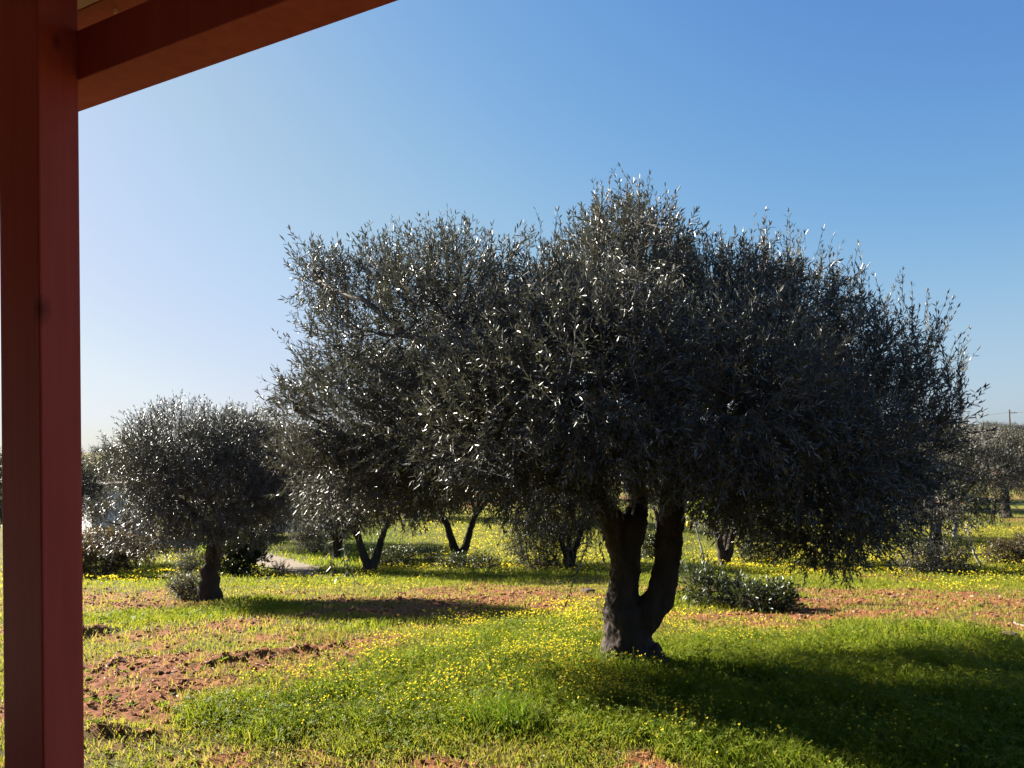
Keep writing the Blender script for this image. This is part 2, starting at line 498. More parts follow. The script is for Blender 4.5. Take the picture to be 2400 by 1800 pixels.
def ground():
    fine = np.radians(np.linspace(-42, 42, 640))
    coarse = np.radians(np.concatenate([np.linspace(48, 312, 45)]))
    ang = np.concatenate([fine, coarse])
    r = [0.6]
    while r[-1] < 3.0: r.append(r[-1] * 1.25)
    r[-1] = 3.0
    while r[-1] < 60: r.append(r[-1] * 1.0062)
    while r[-1] < 3500: r.append(r[-1] * 1.09)
    r = np.array(r)
    A, Rr = np.meshgrid(ang, r)
    x = np.sin(A) * Rr; y = np.cos(A) * Rr
    x = x.ravel(); y = y.ravel()
    soil = soil_at(x, y)
    z = hz(x, y) + micro(x, y, soil)
    lush = zone(LUSH, x, y, 0.4, 3)
    fl = zone(FLOWER, x, y, 0.4, 5)
    n = len(ang); m = len(r)
    a = Acc()
    i = np.arange(n); j = (i + 1) % n
    K = np.arange(m - 1)[:, None]
    q = np.stack([K * n + i, (K + 1) * n + i, (K + 1) * n + j, K * n + j], -1).reshape(-1, 4)
    v = np.stack([x, y, z], 1)
    v = np.concatenate([v, [[0, 0, float(hz(0, 0))]]])
    t = np.stack([i, j, np.full(n, n * m)], 1)
    a.add(v, q, t, 0, np.concatenate([soil, [0]]))
    # material
    mt, nt, out = mat("grassy_earth"); L = nt.links
    at_ = N(nt, "ShaderNodeAttribute", attribute_name="tint")
    lu = N(nt, "ShaderNodeAttribute", attribute_name="lush")
    fw = N(nt, "ShaderNodeAttribute", attribute_name="bloom")
    tc = N(nt, "ShaderNodeTexCoord")
    def nz(sc, det=6, ro=0.6):
        k = N(nt, "ShaderNodeTexNoise"); k.inputs["Scale"].default_value = sc; k.inputs["Detail"].default_value = det
        k.inputs["Roughness"].default_value = ro
        L.new(tc.outputs["Object"], k.inputs["Vector"]); return k
    n1 = nz(3.0); n2 = nz(22.0, 8, 0.7); n3 = nz(0.22, 5)
    soilc = ramp(nt, [(0.25, (0.09, 0.034, 0.015)), (0.5, (0.175, 0.067, 0.029)), (0.8, (0.26, 0.118, 0.058))])
    L.new(n2.outputs["Fac"], soilc.inputs[0])
    grassc = ramp(nt, [(0.25, (0.030, 0.034, 0.007)), (0.55, (0.085, 0.072, 0.018)), (0.8, (0.16, 0.105, 0.045))])
    L.new(n2.outputs["Fac"], grassc.inputs[0])
    lushc = ramp(nt, [(0.3, (0.016, 0.028, 0.004)), (0.75, (0.05, 0.07, 0.010))])
    L.new(n2.outputs["Fac"], lushc.inputs[0])
    m1 = N(nt, "ShaderNodeMixRGB"); L.new(lu.outputs["Fac"], m1.inputs[0]); L.new(grassc.outputs[0], m1.inputs[1]); L.new(lushc.outputs[0], m1.inputs[2])
    mb = N(nt, "ShaderNodeMixRGB"); mb.inputs[2].default_value = (0.22, 0.19, 0.015, 1)
    fm = N(nt, "ShaderNodeMath", operation='MULTIPLY'); fm.inputs[1].default_value = 0.35
    L.new(fw.outputs["Fac"], fm.inputs[0]); L.new(fm.outputs[0], mb.inputs[0]); L.new(m1.outputs[0], mb.inputs[1])
    # far fields
    farc = ramp(nt, [(0.35, (0.075, 0.09, 0.018)), (0.52, (0.13, 0.13, 0.025)), (0.62, (0.23, 0.10, 0.05))])
    L.new(n3.outputs["Fac"], farc.inputs[0])
    fa = N(nt, "ShaderNodeAttribute", attribute_name="far")
    m2 = N(nt, "ShaderNodeMixRGB"); L.new(fa.outputs["Fac"], m2.inputs[0]); L.new(mb.outputs[0], m2.inputs[1]); L.new(farc.outputs[0], m2.inputs[2])
    sm = N(nt, "ShaderNodeMapRange"); sm.inputs[1].default_value = 0.12; sm.inputs[2].default_value = 0.55
    ad = N(nt, "ShaderNodeMath", operation='MULTIPLY_ADD'); ad.inputs[1].default_value = 0.5
    sb = N(nt, "ShaderNodeMath", operation='SUBTRACT'); sb.inputs[1].default_value = 0.5
    L.new(n1.outputs["Fac"], sb.inputs[0]); L.new(sb.outputs[0], ad.inputs[0]); L.new(at_.outputs["Fac"], ad.inputs[2])
    L.new(ad.outputs[0], sm.inputs[0])
    m3 = N(nt, "ShaderNodeMixRGB"); L.new(sm.outputs[0], m3.inputs[0]); L.new(m2.outputs[0], m3.inputs[1]); L.new(soilc.outputs[0], m3.inputs[2])
    p = N(nt, "ShaderNodeBsdfPrincipled"); p.inputs["Roughness"].default_value = 0.95; p.inputs["Specular IOR Level"].default_value = 0.1
    L.new(m3.outputs[0], p.inputs["Base Color"])
    b = N(nt, "ShaderNodeBump"); b.inputs["Strength"].default_value = 0.9; b.inputs["Distance"].default_value = 0.03
    L.new(n2.outputs["Fac"], b.inputs["Height"]); L.new(b.outputs[0], p.inputs["Normal"]); L.new(p.outputs[0], out.inputs[0])
    o = a.obj("ground", [mt], smooth=True)
    for nm, arr in (("lush", lush), ("bloom", fl), ("far", sstep(44, 60, np.sqrt(x * x + y * y)))):
        k = o.data.attributes.new(nm, 'FLOAT', 'POINT')
        k.data.foreach_set("value", np.concatenate([arr, [0]]).astype(np.float32))
    tag(o, "uneven olive grove ground of red earth and short green turf", "ground", kind="structure")
ground()

def gz(x, y):
    return hz(x, y) + micro(x, y, soil_at(x, y))

def path():
    c = np.array([at(*p)[:2] for p in ((752, 1358), (715, 1346), (680, 1333), (640, 1318), (600, 1306), (540, 1290), (450, 1276), (330, 1265))])
    t = np.linspace(0, len(c) - 1, 90); k = np.arange(len(c))
    cx = np.interp(t, k, c[:, 0]); cy = np.interp(t, k, c[:, 1])
    for _ in range(12):
        cx[1:-1] = (cx[:-2] + cx[1:-1] * 2 + cx[2:]) / 4; cy[1:-1] = (cy[:-2] + cy[1:-1] * 2 + cy[2:]) / 4
    d = norm(np.stack([np.gradient(cx), np.gradient(cy)], 1)); n = np.stack([-d[:, 1], d[:, 0]], 1)
    rng = np.random.default_rng(5)
    w = 0.95 * np.minimum(1, np.linspace(0.15, 3, 90)) + rng.normal(size=90) * 0.05
    V = []
    for f in np.linspace(-1, 1, 9):
        jit = rng.normal(size=90) * 0.07 * (abs(f) > 0.9)
        x = cx + n[:, 0] * (w * f + jit); y = cy + n[:, 1] * (w * f + jit)
        V.append(np.stack([x, y, gz(x, y) + 0.02 - 0.012 * abs(f)], 1))
    global PATH_POLY
    PATH_POLY = np.concatenate([V[1][6:, :2], V[-2][6:, :2][::-1]])[::2]
    V = np.stack(V, 1)
    i = np.arange(89)[:, None] * 9 + np.arange(8)[None]
    q = np.stack([i, i + 1, i + 10, i + 9], -1).reshape(-1, 4)
    a = Acc(); a.add(V.reshape(-1, 3), q[:, ::-1])
    o = a.obj("path", [rough_mat("path_gravel", (0.11, 0.085, 0.06), (0.19, 0.155, 0.112), 40, 0.95, 0.5)], smooth=True, tint=False)
    tag(o, "pale gravel path curving away behind the left shrubs", "path", kind="structure")
path()

# ------------------------------------------------------------------ foliage
LEAF_Q = [[0, 1, 2, 3], [0, 3, 4, 5]]
def leaf_verts(P, D, Nn, L, W, fold=0.12, curl=0.12):
    S = np.cross(D, Nn)
    L = L[:, None]; W = W[:, None]
    b = P
    tip = P + D * L - Nn * L * curl
    r1 = P + D * L * 0.32 + S * W * 0.46 + Nn * W * fold
    r2 = P + D * L * 0.70 + S * W * 0.40 + Nn * (W * fold - L * curl * 0.4)
    l2 = P + D * L * 0.70 - S * W * 0.40 + Nn * (W * fold - L * curl * 0.4)
    l1 = P + D * L * 0.32 - S * W * 0.46 + Nn * W * fold
    return np.stack([b, r1, r2, tip, l2, l1], 1)

def kite_verts(P, D, Nn, L, W, fold=0.1):
    S = np.cross(D, Nn); L = L[:, None]; W = W[:, None]
    return np.stack([P, P + D * L * 0.45 + S * W * 0.5 + Nn * W * fold, P + D * L, P + D * L * 0.45 - S * W * 0.5 + Nn * W * fold], 1)

def sprigs(acc, S, T, ls, pairs, L, W, rng, hexa=True, twig=0.0018, spread=0.75, tint0=0.5, tsp=0.25, lmat=0, tmat=1, back=0.1):
    """leafy shoots: S base points, T directions, ls lengths"""
    K = len(S); m = pairs * 2 + 1
    T = norm(T)
    a = norm(np.cross(T, norm(rng.normal(size=(K, 3)))))
    b = np.cross(T, a)
    t = np.concatenate([np.repeat(np.linspace(0.12, 0.95, pairs), 2), [1.0]])
    phi = np.concatenate([np.repeat(np.arange(pairs) * (np.pi / 2), 2) + np.tile([0, np.pi], pairs), [0.0]])
    phi = phi[None] + rng.normal(size=(K, m)) * 0.35
    bendv = norm(rng.normal(size=(K, 3)))
    tt = t[None] + rng.normal(size=(K, m)) * 0.03
    side = np.cos(phi)[..., None] * a[:, None] + np.sin(phi)[..., None] * b[:, None]
    al = spread + rng.normal(size=(K, m)) * 0.22
    al[:, -1] = 0.1
    D = norm(T[:, None] * np.cos(al)[..., None] + side * np.sin(al)[..., None] + rng.normal(size=(K, m, 3)) * 0.12)
    P = S[:, None] + T[:, None] * (ls[:, None] * tt)[..., None] + bendv[:, None] * (ls[:, None] * tt ** 2 * 0.15)[..., None]
    Nn = T[:, None] - D * np.sum(T[:, None] * D, -1, keepdims=True) + rng.normal(size=(K, m, 3)) * 0.3
    Nn = norm(Nn - D * np.sum(Nn * D, -1, keepdims=True))
    P = P.reshape(-1, 3); D = D.reshape(-1, 3); Nn = Nn.reshape(-1, 3)
    n = len(P)
    keep = rng.random(n) > 0.08
    P, D, Nn = P[keep], D[keep], Nn[keep]; n = len(P)
    LL = L * (0.7 + 0.45 * rng.random(n)); WW = W * (0.75 + 0.4 * rng.random(n))
    ti = np.clip(np.repeat(tint0 + rng.normal(size=K) * tsp, m)[keep] + rng.normal(size=n) * 0.15, 0, 1)
    if hexa:
        acc.many(leaf_verts(P, D, Nn, LL, WW, curl=0.10 + 0.0), LEAF_Q, None, lmat, ti)
    else:
        acc.many(kite_verts(P, D, Nn, LL, WW), None, [[0, 1, 2], [0, 2, 3]], lmat, ti)
    if twig:
        B = S - T * back; E = S + T * ls[:, None] + bendv * (ls * 0.15)[:, None]; Mi = S + T * ls[:, None] * 0.5 + bendv * (ls * 0.04)[:, None]
        an = np.array([0, 2.094, 4.189])
        ring = np.cos(an)[None, :, None] * a[:, None] + np.sin(an)[None, :, None] * b[:, None]
        V = np.concatenate([B[:, None] + ring * twig * 1.4, Mi[:, None] + ring * twig, E[:, None] + ring * twig * 0.5], 1)
        acc.many(V, [[0, 1, 4, 3], [1, 2, 5, 4], [2, 0, 3, 5], [3, 4, 7, 6], [4, 5, 8, 7], [5, 3, 6, 8]], None, tmat, np.zeros(K))

def blob_points(blobs, K, rng, inner=0.45, lump=0.22):
    """points through the shell of a union of ellipsoids, with outward directions"""
    Cn = np.array([b[0] for b in blobs]); Rd = np.array([b[1] for b in blobs])
    ar = (Rd[:, 0] * Rd[:, 1] + Rd[:, 1] * Rd[:, 2] + Rd[:, 0] * Rd[:, 2]) * np.array([b[2] if len(b) > 2 else 1.0 for b in blobs])
    out_p = []; out_d = []; got = 0
    while got < K:
        n = int((K - got) * 1.7) + 50
        i = rng.choice(len(blobs), n, p=ar / ar.sum())
        d = norm(rng.normal(size=(n, 3)))
        ph = np.arctan2(d[:, 1], d[:, 0]) * 2.2 + i * 7.3; th = d[:, 2] * 3.4 + i * 3.1
        nz = fbm(ph, th, 90, 3) - 0.5
        r = (inner + (1 - inner) * rng.random(n) ** 0.72) * (1 + lump * 2 * nz)
        p = Cn[i] + d * Rd[i] * r[:, None]
        # thin out what lies deep inside another blob
        q = (p[:, None] - Cn[None]) / Rd[None]
        dm = np.linalg.norm(q, axis=2).min(1)
        k = rng.random(n) < np.where(dm < inner, 0.25, 1.0)
        out_p.append(p[k]); out_d.append(norm(d / Rd[i])[k]); got += int(k.sum())
    return np.concatenate(out_p)[:K], np.concatenate(out_d)[:K]

def shoot_dirs(D, rng, up=0.45, droop=0.35, rnd=0.45):
    T = D * 0.7 + rng.normal(size=D.shape) * rnd
    T[:, 2] += np.where(D[:, 2] > -0.25, up, -droop)
    return norm(T)

# ------------------------------------------------------------------ the big olive tree
def px_r(px, d): return px * d / F_PX

def big_olive():
    rng = np.random.default_rng(11)
    base = at(1482, 1560)
    D0 = base[1]
    root = empty("olive_tree", base)
    O = base
    def P(px, py, dd=0.0): return dep(px, py, D0 + dd) - O
    # --- trunk: two leaning stems on one bole, merged by a voxel remesh
    a = Acc()
    def stem(pts, sides=20):
        pts = np.array([np.concatenate([P(px, py, dd), [r]]) for px, py, dd, r in pts])
        t = np.linspace(0, len(pts) - 1, len(pts) * 7); k = np.arange(len(pts))
        S = np.stack([np.interp(t, k, pts[:, c]) for c in range(4)], 1)
        for _ in range(6):
            S[1:-1] = (S[:-2] + 2 * S[1:-1] + S[2:]) / 4
        tube(a, S[:, :3], S[:, 3], sides)
    sc = D0 / F_PX
    stem([(1468, 1640, 0, 92 * sc), (1467, 1585, 0, 72 * sc), (1464, 1545, 0, 58 * sc), (1468, 1480, 0, 48 * sc), (1463, 1440, 0, 50 * sc), (1460, 1395, 0, 37 * sc), (1466, 1350, 0.0, 34 * sc), (1463, 1300, 0.02, 37 * sc), (1461, 1250, 0.03, 50 * sc), (1452, 1216, 0.05, 46 * sc)])
    stem([(1515, 1640, 0.02, 80 * sc), (1510, 1585, 0, 62 * sc), (1504, 1545, 0, 45 * sc), (1484, 1482, -0.02, 33 * sc), (1512, 1440, -0.03, 38 * sc), (1549, 1402, -0.05, 33 * sc), (1557, 1350, -0.06, 28 * sc), (1566, 1300, -0.06, 29 * sc), (1571, 1245, -0.06, 30 * sc), (1575, 1190, -0.06, 28 * sc), (1583, 1130, -0.08, 26 * sc), (1600, 1060, -0.1, 20 * sc)])
    # limbs rising from the left stem, and the fork of the right one
    stem([(1450, 1240, 0.02, 36 * sc), (1425, 1200, -0.1, 28 * sc), (1390, 1150, -0.3, 22 * sc), (1330, 1080, -0.6, 16 * sc), (1240, 990, -0.8, 11 * sc)], 12)
    stem([(1480, 1240, 0.05, 32 * sc), (1497, 1190, 0.15, 25 * sc), (1490, 1120, 0.4, 20 * sc), (1450, 1020, 0.7, 15 * sc), (1380, 900, 1.0, 10 * sc)], 12)
    stem([(1578, 1160, -0.08, 26 * sc), (1620, 1090, 0.1, 20 * sc), (1700, 1000, 0.4, 15 * sc), (1800, 900, 0.7, 10 * sc)], 12)
    stem([(1590, 1100, -0.1, 22 * sc), (1560, 1010, -0.4, 16 * sc), (1520, 900, -0.7, 11 * sc)], 12)
    # stub of an old pruned shoot and a burr
    stem([(1555, 1420, -0.1, 16 * sc), (1572, 1414, -0.12, 9 * sc), (1581, 1408, -0.13, 4 * sc)], 8)
    stem([(1425, 1440, 0.0, 18 * sc), (1416, 1450, 0.0, 7 * sc)], 8)
    # root flare
    for k in range(7):
        an = k * 0.9 + 0.3
        c = P(1484, 1560) ; tip = c + np.array([math.cos(an) * 0.42, math.sin(an) * 0.42, -0.16]); st = c + np.array([math.cos(an) * 0.16, math.sin(an) * 0.12, 0.16])
        tube(a, np.stack([st, (st + tip) / 2 + [0, 0, -0.03], tip]), [0.11, 0.085, 0.04], 10)
    tr = a.obj("trunk", [M_BARK], root, smooth=True, tint=False)
    md = tr.modifiers.new("merge", 'REMESH'); md.mode = 'VOXEL'; md.voxel_size = 0.014; md.use_smooth_shade = True
    ms = tr.modifiers.new("soften", 'SMOOTH'); ms.iterations = 4; ms.factor = 0.5
    tex = bpy.data.textures.new("bark_lumps", 'CLOUDS'); tex.noise_scale = 0.16; tex.noise_depth = 4
    dm = tr.modifiers.new("lumps", 'DISPLACE'); dm.texture = tex; dm.strength = 0.075; dm.mid_level = 0.5
    tx2 = bpy.data.textures.new("bark_fissures", 'CLOUDS'); tx2.noise_scale = 0.045; tx2.noise_depth = 3
    d2 = tr.modifiers.new("fissures", 'DISPLACE'); d2.texture = tx2; d2.strength = 0.03; d2.mid_level = 0.5
    # --- crown blobs
    B = []
    def blob(px, py, dd, rx, ry, rd, w=1.0):
        d = D0 + dd
        B.append((dep(px, py, d) - O, np.array([px_r(rx, d), rd, px_r(ry, d)]), w))
    blob(925, 785, 0.5, 195, 205, 1.0, 0.7)
    blob(1075, 755, 0.0, 180, 190, 1.1, 0.8)
    blob(1265, 825, -0.1, 180, 185, 1.2)
    blob(1460, 690, 0.0, 155, 200, 1.2)
    blob(1630, 765, 0.1, 180, 170, 1.2)
    blob(1790, 790, 0.1, 175, 165, 1.1, 0.85)
    blob(1950, 900, 0.2, 150, 170, 1.1, 0.85)
    blob(2065, 1020, 0.2, 120, 165, 1.0)
    blob(850, 960, 0.8, 165, 170, 0.9)
    blob(1010, 1000, 0.3, 190, 165, 0.9)
    blob(1170, 980, -0.7, 190, 190, 0.9)
    blob(1400, 880, -1.1, 250, 230, 0.9)
    blob(1720, 930, -1.1, 260, 210, 0.9)
    blob(1915, 1060, -0.7, 180, 160, 0.9)
    blob(1480, 1020, -0.6, 200, 120, 0.7)
    blob(1280, 1130, -0.6, 120, 85, 0.55)
    blob(1940, 1190, -0.4, 160, 110, 0.6); blob(1790, 1160, -0.3, 130, 100, 0.6)
    blob(1960, 1270, -0.3, 75, 55, 0.3, 0.8)
    blob(2065, 1150, 0.1, 95, 110, 0.6)
    blob(1690, 1110, -0.5, 130, 80, 0.55)
    blob(1450, 870, 2.1, 300, 230, 1.3)
    blob(1790, 920, 2.1, 235, 195, 1.2)
    blob(1090, 890, 2.1, 230, 200, 1.1)
    blob(800, 1095, 0.6, 125, 85, 0.6)
    blob(960, 1120, 0.3, 130, 80, 0.6)
    blob(690, 960, 0.7, 40, 60, 0.3, 0.6)
    blob(745, 655, 0.5, 45, 55, 0.4, 0.6)
    # --- branches reaching into the blobs
    br = Acc()
    forks = [P(1240, 990, -0.8), P(1380, 900, 1.0), P(1800, 900, 0.7), P(1520, 900, -0.7), P(1600, 1060, -0.1), P(1330, 1080, -0.6), P(1700, 1000, 0.4)]
    for c, r, w in B:
        f = min(forks, key=lambda q: np.linalg.norm(q - c))
        tube(br, curve(f, c, 7, 0.2, rng), np.linspace(0.035, 0.018, 7), 7)
        for k in range(9):
            d = norm(rng.normal(size=3)); d[2] = abs(d[2]) * 0.9 - 0.2
            e = c + norm(d) * r * (0.75 + 0.2 * rng.random())
            tube(br, curve(c, e, 6, 0.25, rng), np.linspace(0.013, 0.004, 6), 5, cap=False)
            for q in range(3):
                s = c + (e - c) * (0.4 + 0.4 * rng.random()); g = s + norm(rng.normal(size=3) + [0, 0, 0.4]) * 0.35
                tube(br, curve(s, g, 4, 0.25, rng), np.linspace(0.005, 0.002, 4), 4, cap=False)
    br.obj("branches", [M_TWIG], root, smooth=True, tint=False)
    # --- foliage
    cr = Acc()
    S, Dn = blob_points(B, 22500, rng, 0.5, 0.30)
    T = shoot_dirs(Dn, rng, 0.5, 0.3, 0.42)
    sprigs(cr, S, T, 0.14 + 0.14 * rng.random(len(S)), 6, 0.067, 0.0138, rng, True, 0.0017)
    # upright shoots standing out of the top, as chains of sprigs
    tops = [(745, 560), (800, 545), (870, 520), (905, 525), (985, 500), (1050, 480), (1060, 500), (1115, 520), (1150, 540), (1185, 545), (1235, 525), (1255, 540), (1310, 495), (1330, 500),
            (1395, 440), (1415, 435), (1463, 395), (1480, 430), (1522, 402), (1540, 440), (1575, 455), (1590, 480), (1660, 520), (1690, 530), (1730, 540), (1785, 500), (1800, 515), (1850, 495), (1865, 530), (1890, 540),
            (1920, 545), (1965, 570), (2005, 580), (2050, 645), (2115, 640), (2140, 675), (2170, 690), (2225, 690), (2255, 770), (2265, 800), (705, 590), (660, 790), (610, 925), (1440, 400), (1500, 410), (1425, 450)]
    tops = [(px + rng.normal() * 22 * k, py + abs(rng.normal()) * 34 * k) for px, py in tops for k in (0, 1, 1)]
    for (px, py) in tops:
        dd = rng.normal() * 0.5 + 0.1
        tip = dep(px, py, D0 + dd) - O
        n = 5
        lean = np.array([rng.normal() * 0.12, rng.normal() * 0.12, -1.0])
        if px < 720: lean[0] += 0.7
        if px > 2200: lean[0] -= 0.3
        st = tip + norm(lean) * (0.6 + 0.35 * rng.random())
        t = np.linspace(0, 0.8, n)[:, None]
        Sx = st + (tip - st) * t
        Tx = norm(np.repeat((tip - st)[None], n, 0)) + rng.normal(size=(n, 3)) * 0.12
        sprigs(cr, Sx, Tx, np.full(n, 0.15), 3, 0.058, 0.012, rng, True, 0.002, spread=0.5)
        k = 5
        s2 = st + (tip - st) * rng.random((k, 1)) * 0.5
        sprigs(cr, s2, (tip - st)[None] * 1.6 + rng.normal(size=(k, 3)) * 0.35, np.full(k, 0.17), 5, 0.06, 0.0125, rng, True, 0.002, spread=0.6)
    # hanging sprays under the crown
    for (px, py, dd) in [(1180, 1230, -0.7), (1220, 1260, -0.8), (1320, 1290, -0.9), (1345, 1270, -0.9), (1370, 1300, -0.9), (1390, 1310, -0.85), (1410, 1285, -0.9), (1335, 1385, -1.0), (800, 1370, -1.4), (830, 1355, -1.4),
                         (1880, 1330, -0.5), (1895, 1345, -0.5), (1960, 1335, -0.4), (1990, 1345, -0.4), (1830, 1290, -0.5), (2040, 1290, -0.2), (1990, 1310, -0.3), (1925, 1300, -0.4), (2080, 1280, 0.0),
                         (1060, 1200, -0.3), (990, 1190, 0.0), (900, 1180, 0.4), (850, 1170, 0.5), (1130, 1215, -0.6), (1440, 1190, -0.9), (1250, 1235, -0.8), (1280, 1270, -0.8)]:
        tip = dep(px, py, D0 + dd) - O
        st = tip + np.array([rng.normal() * 0.12, rng.normal() * 0.1, 0.42 + 0.2 * rng.random()])
        n = 4
        Sx = st + (tip - st) * np.linspace(0, 0.85, n)[:, None]
        Tx = norm(np.repeat((tip - st)[None], n, 0)) + rng.normal(size=(n, 3)) * 0.25
        sprigs(cr, Sx, Tx, np.full(n, 0.13), 4, 0.066, 0.0145, rng, True, 0.002, spread=0.7)
    # bare pale twigs on the near face
    for k in range(60):
        c, r, w = B[rng.integers(len(B))]
        if r[0] < 0.5 or c[0] < -2.0: continue
        d = norm(np.array([rng.normal(), -1.2, rng.normal() * 0.6]))
        s = c + d * r * 0.95; e = s + norm(d * 0.5 + rng.normal(size=3) * 0.6 + [0, 0, 0.4]) * (0.25 + 0.3 * rng.random())
        tube(cr, curve(s, e, 5, 0.2, rng), np.linspace(0.0035, 0.0012, 5), 4, mat=1, cap=False)
    cr.obj("crown", [M_OLIVE, M_TWIG], root)
    tag(root, "large olive tree with a forked trunk, filling the middle of the photo", "tree", "olive trees in the grove")
    return root
big_olive()

# ------------------------------------------------------------------ smaller olive trees
def olive(name, rng, H, R, trunk, nspr, L, W, hexa, leafm, stems=1, low=0.22, lean=0.0, barkm=None, nbl=11, pairs=5, ls=0.26, branch_r=0.05, extra=()):
    """builds trunk, branches and crown at the origin under one Empty"""
    root = empty(name, (0, 0, 0))
    a = Acc(); fork = H * 0.36; ends = []
    for s in range(stems):
        an = s * 2 * np.pi / stems + 0.5 + rng.random() * 0.5 if stems > 1 else 0
        if stems == 2: an = [0.15, math.pi - 0.1][s]
        sp_ = (0.13 * H if stems > 1 else 0.05 * H)
        top = np.array([math.cos(an) * sp_ + lean, math.sin(an) * sp_ * 0.6, fork])
        n = 12; t = np.linspace(0, 1, n)
        Pp = np.stack([top[0] * t ** 1.2, top[1] * t ** 1.2, -0.12 + (top[2] + 0.12) * t], 1)
        Pp[1:] += rng.normal(size=(n - 1, 3)) * trunk * 0.10
        rr = trunk * (1 / max(1, stems) ** 0.35) * (1.0 - 0.45 * t + 0.75 * np.exp(-t * 9))
        tube(a, Pp, rr, 14, rough=0.05, rng=rng)
        ends.append(Pp[-1])
        for k in range(3):
            an2 = an + (k - 1) * 1.5 + rng.normal() * 0.3
            e = Pp[-1] + np.array([math.cos(an2) * R * 0.5, math.sin(an2) * R * 0.5, H * 0.2 + rng.random() * H * 0.1])
            tube(a, curve(Pp[-2], e, 7, 0.16, rng), np.linspace(rr[-1] * 0.85, rr[-1] * 0.3, 7), 9)
            ends.append(e)
    o = a.obj("trunk", [barkm or M_BARK], root, smooth=True, tint=False)
    B = []
    cz = H * (1 + low) / 2; hz_ = H * (1 - low) / 2
    B.append((np.array([lean, 0, cz]), np.array([R * 0.7, R * 0.65, hz_ * 0.75]), 1.0))
    for k in range(nbl):
        an = k * 2.4 + rng.random(); el = rng.random() * 1.5 - 0.62
        rad = (0.38 + 0.16 * rng.random())
        c = np.array([lean + math.cos(an) * math.cos(el) * R * (1 - rad) * 1.05, math.sin(an) * math.cos(el) * R * (1 - rad) * 1.0, cz + math.sin(el) * hz_ * (1 - rad) * 1.1])
        B.append((c, np.array([R * rad, R * rad, hz_ * rad * 1.25]), 1.0))
    B += [(np.array(c, float), np.array(r, float), 1.0) for c, r in extra]
    br = Acc()
    for c, r, w in B:
        f = min(ends, key=lambda q: np.linalg.norm(q - c))
        tube(br, curve(f, c, 6, 0.2, rng), np.linspace(branch_r, branch_r * 0.4, 6), 6)
        for k in range(5):
            e = c + norm(rng.normal(size=3) + [0, 0, 0.3]) * r * 0.85
            tube(br, curve(c, e, 5, 0.22, rng), np.linspace(branch_r * 0.4, branch_r * 0.12, 5), 4, cap=False)
    br.obj("branches", [M_TWIG if barkm is None else barkm], root, smooth=True, tint=False)
    cr = Acc()
    S, Dn = blob_points(B, nspr, rng, 0.5, 0.25)
    T = shoot_dirs(Dn, rng, 0.55, 0.35, 0.42)
    sprigs(cr, S, T, ls * (0.7 + 0.6 * rng.random(len(S))), pairs, L, W, rng, hexa, 0.003)
    # spiky shoots on the top
    up = S[(Dn[:, 2] > 0.45) & (S[:, 2] > cz + hz_ * 0.35)]
    if len(up):
        q = up[rng.choice(len(up), min(len(up), 90), replace=False)]
        d = np.stack([rng.normal(size=len(q)) * 0.25, rng.normal(size=len(q)) * 0.25, np.ones(len(q))], 1)
        sprigs(cr, q, d, ls * (1.2 + rng.random(len(q)) * 0.9), pairs + 1, L * 0.9, W * 0.9, rng, hexa, 0.003, spread=0.5)
    cr.obj("crown", [leafm, M_TWIG], root)
    return root

def copy_tree(o, loc, rz, s=1.0, sx=1.0):
    c = o.copy(); C.collection.objects.link(c)
    c.location = Vector([float(k) for k in loc]); c.rotation_euler = (0, 0, rz); c.scale = (s * sx, s * sx, s)
    for ch in o.children:
        d = ch.copy(); C.collection.objects.link(d); d.parent = c
    return c

GR = "olive trees in the grove"
def put(o, loc, rz=0.0, s=1.0, sx=1.0):
    o.location = Vector([float(k) for k in loc]); o.rotation_euler = (0, 0, rz); o.scale = (s * sx, s * sx, s)
    return o

# the tree on the left behind the red soil
p2 = at(486, 1408)
t2 = olive("olive_tree", np.random.default_rng(21), 3.45, 1.75, 0.20, 8500, 0.066, 0.014, False, M_OLIVE, 1, 0.22, 0.0, nbl=16, pairs=5, ls=0.20, extra=[((0.35, 0.0, 2.95), (0.65, 0.6, 0.5)), ((-1.05, 0.1, 2.45), (0.55, 0.55, 0.5)), ((1.35, 0.0, 2.2), (0.5, 0.5, 0.5)), ((-1.45, -0.2, 1.4), (0.55, 0.6, 0.5)), ((-1.1, 0.2, 1.25), (0.6, 0.6, 0.45)), ((0.9, 0.1, 1.4), (0.6, 0.6, 0.45))])
put(t2, p2, 0.0)
tag(t2, "round olive tree with one thick trunk and grey suckers at its foot, left side", "tree", GR)

VA = olive("olive_tree", np.random.default_rng(31), 4.6, 2.3, 0.18, 3400, 0.105, 0.026, False, M_OLIVE_FAR, 2, 0.26, nbl=13, pairs=5, ls=0.32)
VB = olive("olive_tree", np.random.default_rng(32), 4.4, 2.4, 0.24, 3400, 0.105, 0.026, False, M_OLIVE_FAR, 1, 0.24, nbl=13, pairs=5, ls=0.32)
VC = olive("olive_tree", np.random.default_rng(33), 4.2, 2.3, 0.20, 3400, 0.105, 0.026, False, M_OLIVE_FAR, 3, 0.18, nbl=13, pairs=5, ls=0.32)

